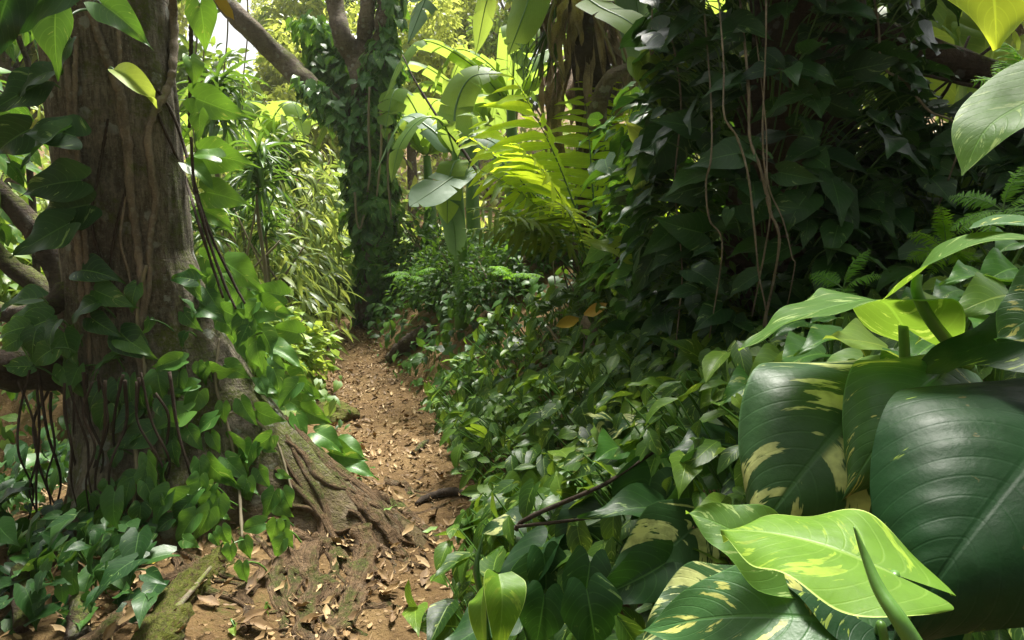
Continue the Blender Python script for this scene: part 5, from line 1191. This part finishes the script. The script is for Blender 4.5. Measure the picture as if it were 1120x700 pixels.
# ------------------------------------------------------------------ far forest
def tree_proto(label, h, cr, n, mat, size, lobes, group):
    t = thing("forest_tree", (0, 0, 0), label, "tree", group)
    g = Geo(); tube(g, [(0, 0, -.3), (.1, 0, h * .35), (-.1, .1, h * .7), (0, 0, h * .95)], [h * .028, h * .02, h * .014, .03], n=20, sides=10, rough=.1, seed=h); g.build("trunk", M["bark_far"], t)
    cs, rs = [], []
    for k in range(lobes):
        a = rng.uniform(0, 2 * PI); r_ = cr * rng.uniform(.2, .85); z = h * rng.uniform(.35, 1.0)
        cs.append((r_ * math.cos(a), r_ * math.sin(a), z)); rs.append(cr * rng.uniform(.28, .5))
        g = Geo(); tube(g, [(0, 0, z * .6), (cs[-1][0] * .5, cs[-1][1] * .5, z * .85), cs[-1]], [.06, .04, .02], n=10, sides=6, seed=k); g.build("limb", M["bark_far"], t)
    g = Geo(); crown_leaves(g, cs, rs, n, size, OVAL_LO); g.build("crown", M[mat], t)
    return t
fa = tree_proto("far tree", 9, 3.2, 300, "far_a", .32, 16, "forest trees far behind")
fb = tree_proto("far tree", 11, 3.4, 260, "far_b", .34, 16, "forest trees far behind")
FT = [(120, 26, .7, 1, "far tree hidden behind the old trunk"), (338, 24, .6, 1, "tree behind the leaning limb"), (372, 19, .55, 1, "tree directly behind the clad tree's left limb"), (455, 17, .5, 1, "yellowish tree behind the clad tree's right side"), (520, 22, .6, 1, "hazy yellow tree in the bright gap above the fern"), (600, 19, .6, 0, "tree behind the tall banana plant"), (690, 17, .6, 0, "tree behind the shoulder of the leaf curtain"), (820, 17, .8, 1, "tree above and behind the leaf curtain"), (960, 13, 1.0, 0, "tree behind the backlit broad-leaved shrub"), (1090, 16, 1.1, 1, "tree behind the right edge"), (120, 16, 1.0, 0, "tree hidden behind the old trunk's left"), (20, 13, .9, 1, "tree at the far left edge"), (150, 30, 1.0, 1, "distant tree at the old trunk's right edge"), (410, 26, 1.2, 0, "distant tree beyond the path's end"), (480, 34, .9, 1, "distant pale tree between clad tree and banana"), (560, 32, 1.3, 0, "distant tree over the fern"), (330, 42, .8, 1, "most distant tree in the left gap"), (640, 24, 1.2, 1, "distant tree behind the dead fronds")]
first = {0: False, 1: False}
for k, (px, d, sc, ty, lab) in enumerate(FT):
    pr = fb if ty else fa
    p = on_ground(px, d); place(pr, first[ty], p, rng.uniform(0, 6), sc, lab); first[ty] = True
for k, (x, y, sc, ty) in enumerate([(-5.5, -3.5, .9, 0), (-1.0, -5.2, .9, 1), (3.0, -5.0, .9, 0), (6.0, -2.0, .9, 1), (6.8, 1.8, .9, 0), (-7.0, .5, .9, 1)]):
    o = copy_tree(fb if ty else fa); o.location = (x, y, float(H(x, y))); o.rotation_euler.z = k * 1.3; o.scale = (sc,) * 3  # unseen trees, added to hold back sky light from behind
    o["label"] = "forest tree added behind the viewpoint, outside the picture, to block sky light"; o["group"] = "forest trees behind the viewpoint"
# undergrowth between the far trees
def far_cover(n):
    x = rng.uniform(-22, 22, n); y = rng.uniform(12, 34, n); hgt = rng.uniform(0, 1, n) ** 1.4 * (1.1 + .9 * wob(x, y, 1.1))
    P = np.stack([x, y, H(x, y) + np.maximum(0, hgt)], -1); D = norm(rv(n, .6) + np.array([0, -.4, -.3])); N = norm(np.array([0, -.4, 1]) + rv(n, .4))
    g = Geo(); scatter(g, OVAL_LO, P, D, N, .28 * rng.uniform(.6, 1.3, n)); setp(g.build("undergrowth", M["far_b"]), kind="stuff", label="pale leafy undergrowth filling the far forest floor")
far_cover(16000)
# hanging lianas in the pale gap
for k, x0 in enumerate((213, 222, 246, 268)):
    o = thing("hanging_liana", at(x0, -40, 8 + k * .7), ("pale liana hanging beside the old trunk's edge", "thin liana hanging left of the dark tuft", "thin liana hanging right of the dark tuft", "long liana hanging under the leaning limb")[k], "liana")
    g = Geo(); d0 = 8 + k * .7; tube(g, [at(x0, -60, d0), at(x0 + 3, 30, d0), at(x0 - 3, 110, d0), at(x0 + 4, 210, d0)], [.012, .010, .008], n=24, sides=6, rough=.1, seed=k); g.build("stem", M["stalk_pale"], o)
yl = dry_leaf(245, 5, .2, 60, "yellowed", "hanging_leaf", "yellowed leaf dangling at the top just right of the trunk", "leaf")
me = yl.data; co = np.empty(len(me.vertices) * 3, np.float32); me.vertices.foreach_get("co", co); co = co.reshape(-1, 3)
co = (co - co.mean(0)); co = np.stack([co[:, 0], co[:, 2], -np.abs(co[:, 1]) * np.sign(co[:, 1])], -1) + at(245, 6, 3.2); me.vertices.foreach_set("co", co.astype(np.float32).ravel()); me.update()

# old tree's crown (above the frame) and limbs
cg = [(TC[0] - .3, TC[1], 6.9), (TC[0] - 1.2, TC[1] + .6, 6.3), (TC[0] - 1.4, TC[1] - 1.2, 6.4), (TC[0] - 2.6, TC[1] + 1.0, 6.2), (TC[0] - 2.2, TC[1] - .3, 6.)]
g = Geo(); crown_leaves(g, cg, [.8, 1.0, 1.0, 1.0, 1.0], 420, .2, OVAL); g.build("crown", M["pothos_mid"], tree)
for c in cg:
    g = Geo(); b = np.array([TC[0], TC[1], 4.6]); c = np.array(c); tube(g, [b, (b + c) / 2 + [0, 0, .3], c], [.12, .08, .03], n=14, sides=8, seed=c[0]); g.build("limb", M["bark"], tree)

# ------------------------------------------------------------------ light, air
W = bpy.data.worlds.new("World"); S.world = W; W.use_nodes = True
nt = W.node_tree; nt.nodes.clear()
SUN_EL, SUN_AZ = 65.0, 10.0     # azimuth measured from +Y (ahead of the camera) to the right
sk = nt.nodes.new("ShaderNodeTexSky"); sk.sky_type = "NISHITA"; sk.sun_disc = False
sk.sun_elevation = R(SUN_EL); sk.sun_rotation = R(SUN_AZ); sk.dust_density = 4.0; sk.air_density = 1.0
hs = nt.nodes.new("ShaderNodeHueSaturation"); hs.inputs["Saturation"].default_value = .20
bg = nt.nodes.new("ShaderNodeBackground"); bg.inputs[1].default_value = .085
wo = nt.nodes.new("ShaderNodeOutputWorld"); nt.links.new(sk.outputs[0], hs.inputs["Color"]); nt.links.new(hs.outputs[0], bg.inputs[0]); nt.links.new(bg.outputs[0], wo.inputs[0])
sl = bpy.data.lights.new("sun", "SUN"); sl.energy = 4.6; sl.angle = R(18.0); sl.color = (1.0, .96, .87)
so = bpy.data.objects.new("sun", sl); C.objects.link(so)
dirv = Vector((math.sin(R(SUN_AZ)) * math.cos(R(SUN_EL)), math.cos(R(SUN_AZ)) * math.cos(R(SUN_EL)), math.sin(R(SUN_EL))))
so.rotation_euler = (-dirv).to_track_quat("-Z", "Y").to_euler()
so.location = (0, 0, 20)

hz = NT("haze air")
hz.t.links.new(hz.n("ShaderNodeVolumePrincipled", {"Color": (.93, .95, .82), "Density": .0010, "Anisotropy": .3}).outputs[0], hz.out.inputs["Volume"])
b0_, b1_ = np.array([-95, -14, -3.]), np.array([95, 145, 34.])
hv = np.array([[(b0_, b1_)[i & 1][0], (b0_, b1_)[(i >> 1) & 1][1], (b0_, b1_)[(i >> 2) & 1][2]] for i in range(8)])
g = Geo(); g.add(hv, [[0, 2, 3, 1], [4, 5, 7, 6], [0, 1, 5, 4], [2, 6, 7, 3], [0, 4, 6, 2], [1, 3, 7, 5]], hv * 0)
setp(g.build("haze", hz.m, smooth=False), kind="stuff", label="pale sunlit air between the trees")
S.view_settings.view_transform = "Standard"; S.view_settings.look = "None"
S.view_settings.gamma = 1; S.view_settings.exposure = 1.45
S.render.engine = "CYCLES"
cy = S.cycles
cy.max_bounces = 5; cy.diffuse_bounces = 2; cy.glossy_bounces = 2; cy.transmission_bounces = 4; cy.transparent_max_bounces = 4
cy.use_denoising = True
cy.sample_clamp_indirect = 6
cy.use_adaptive_sampling = True
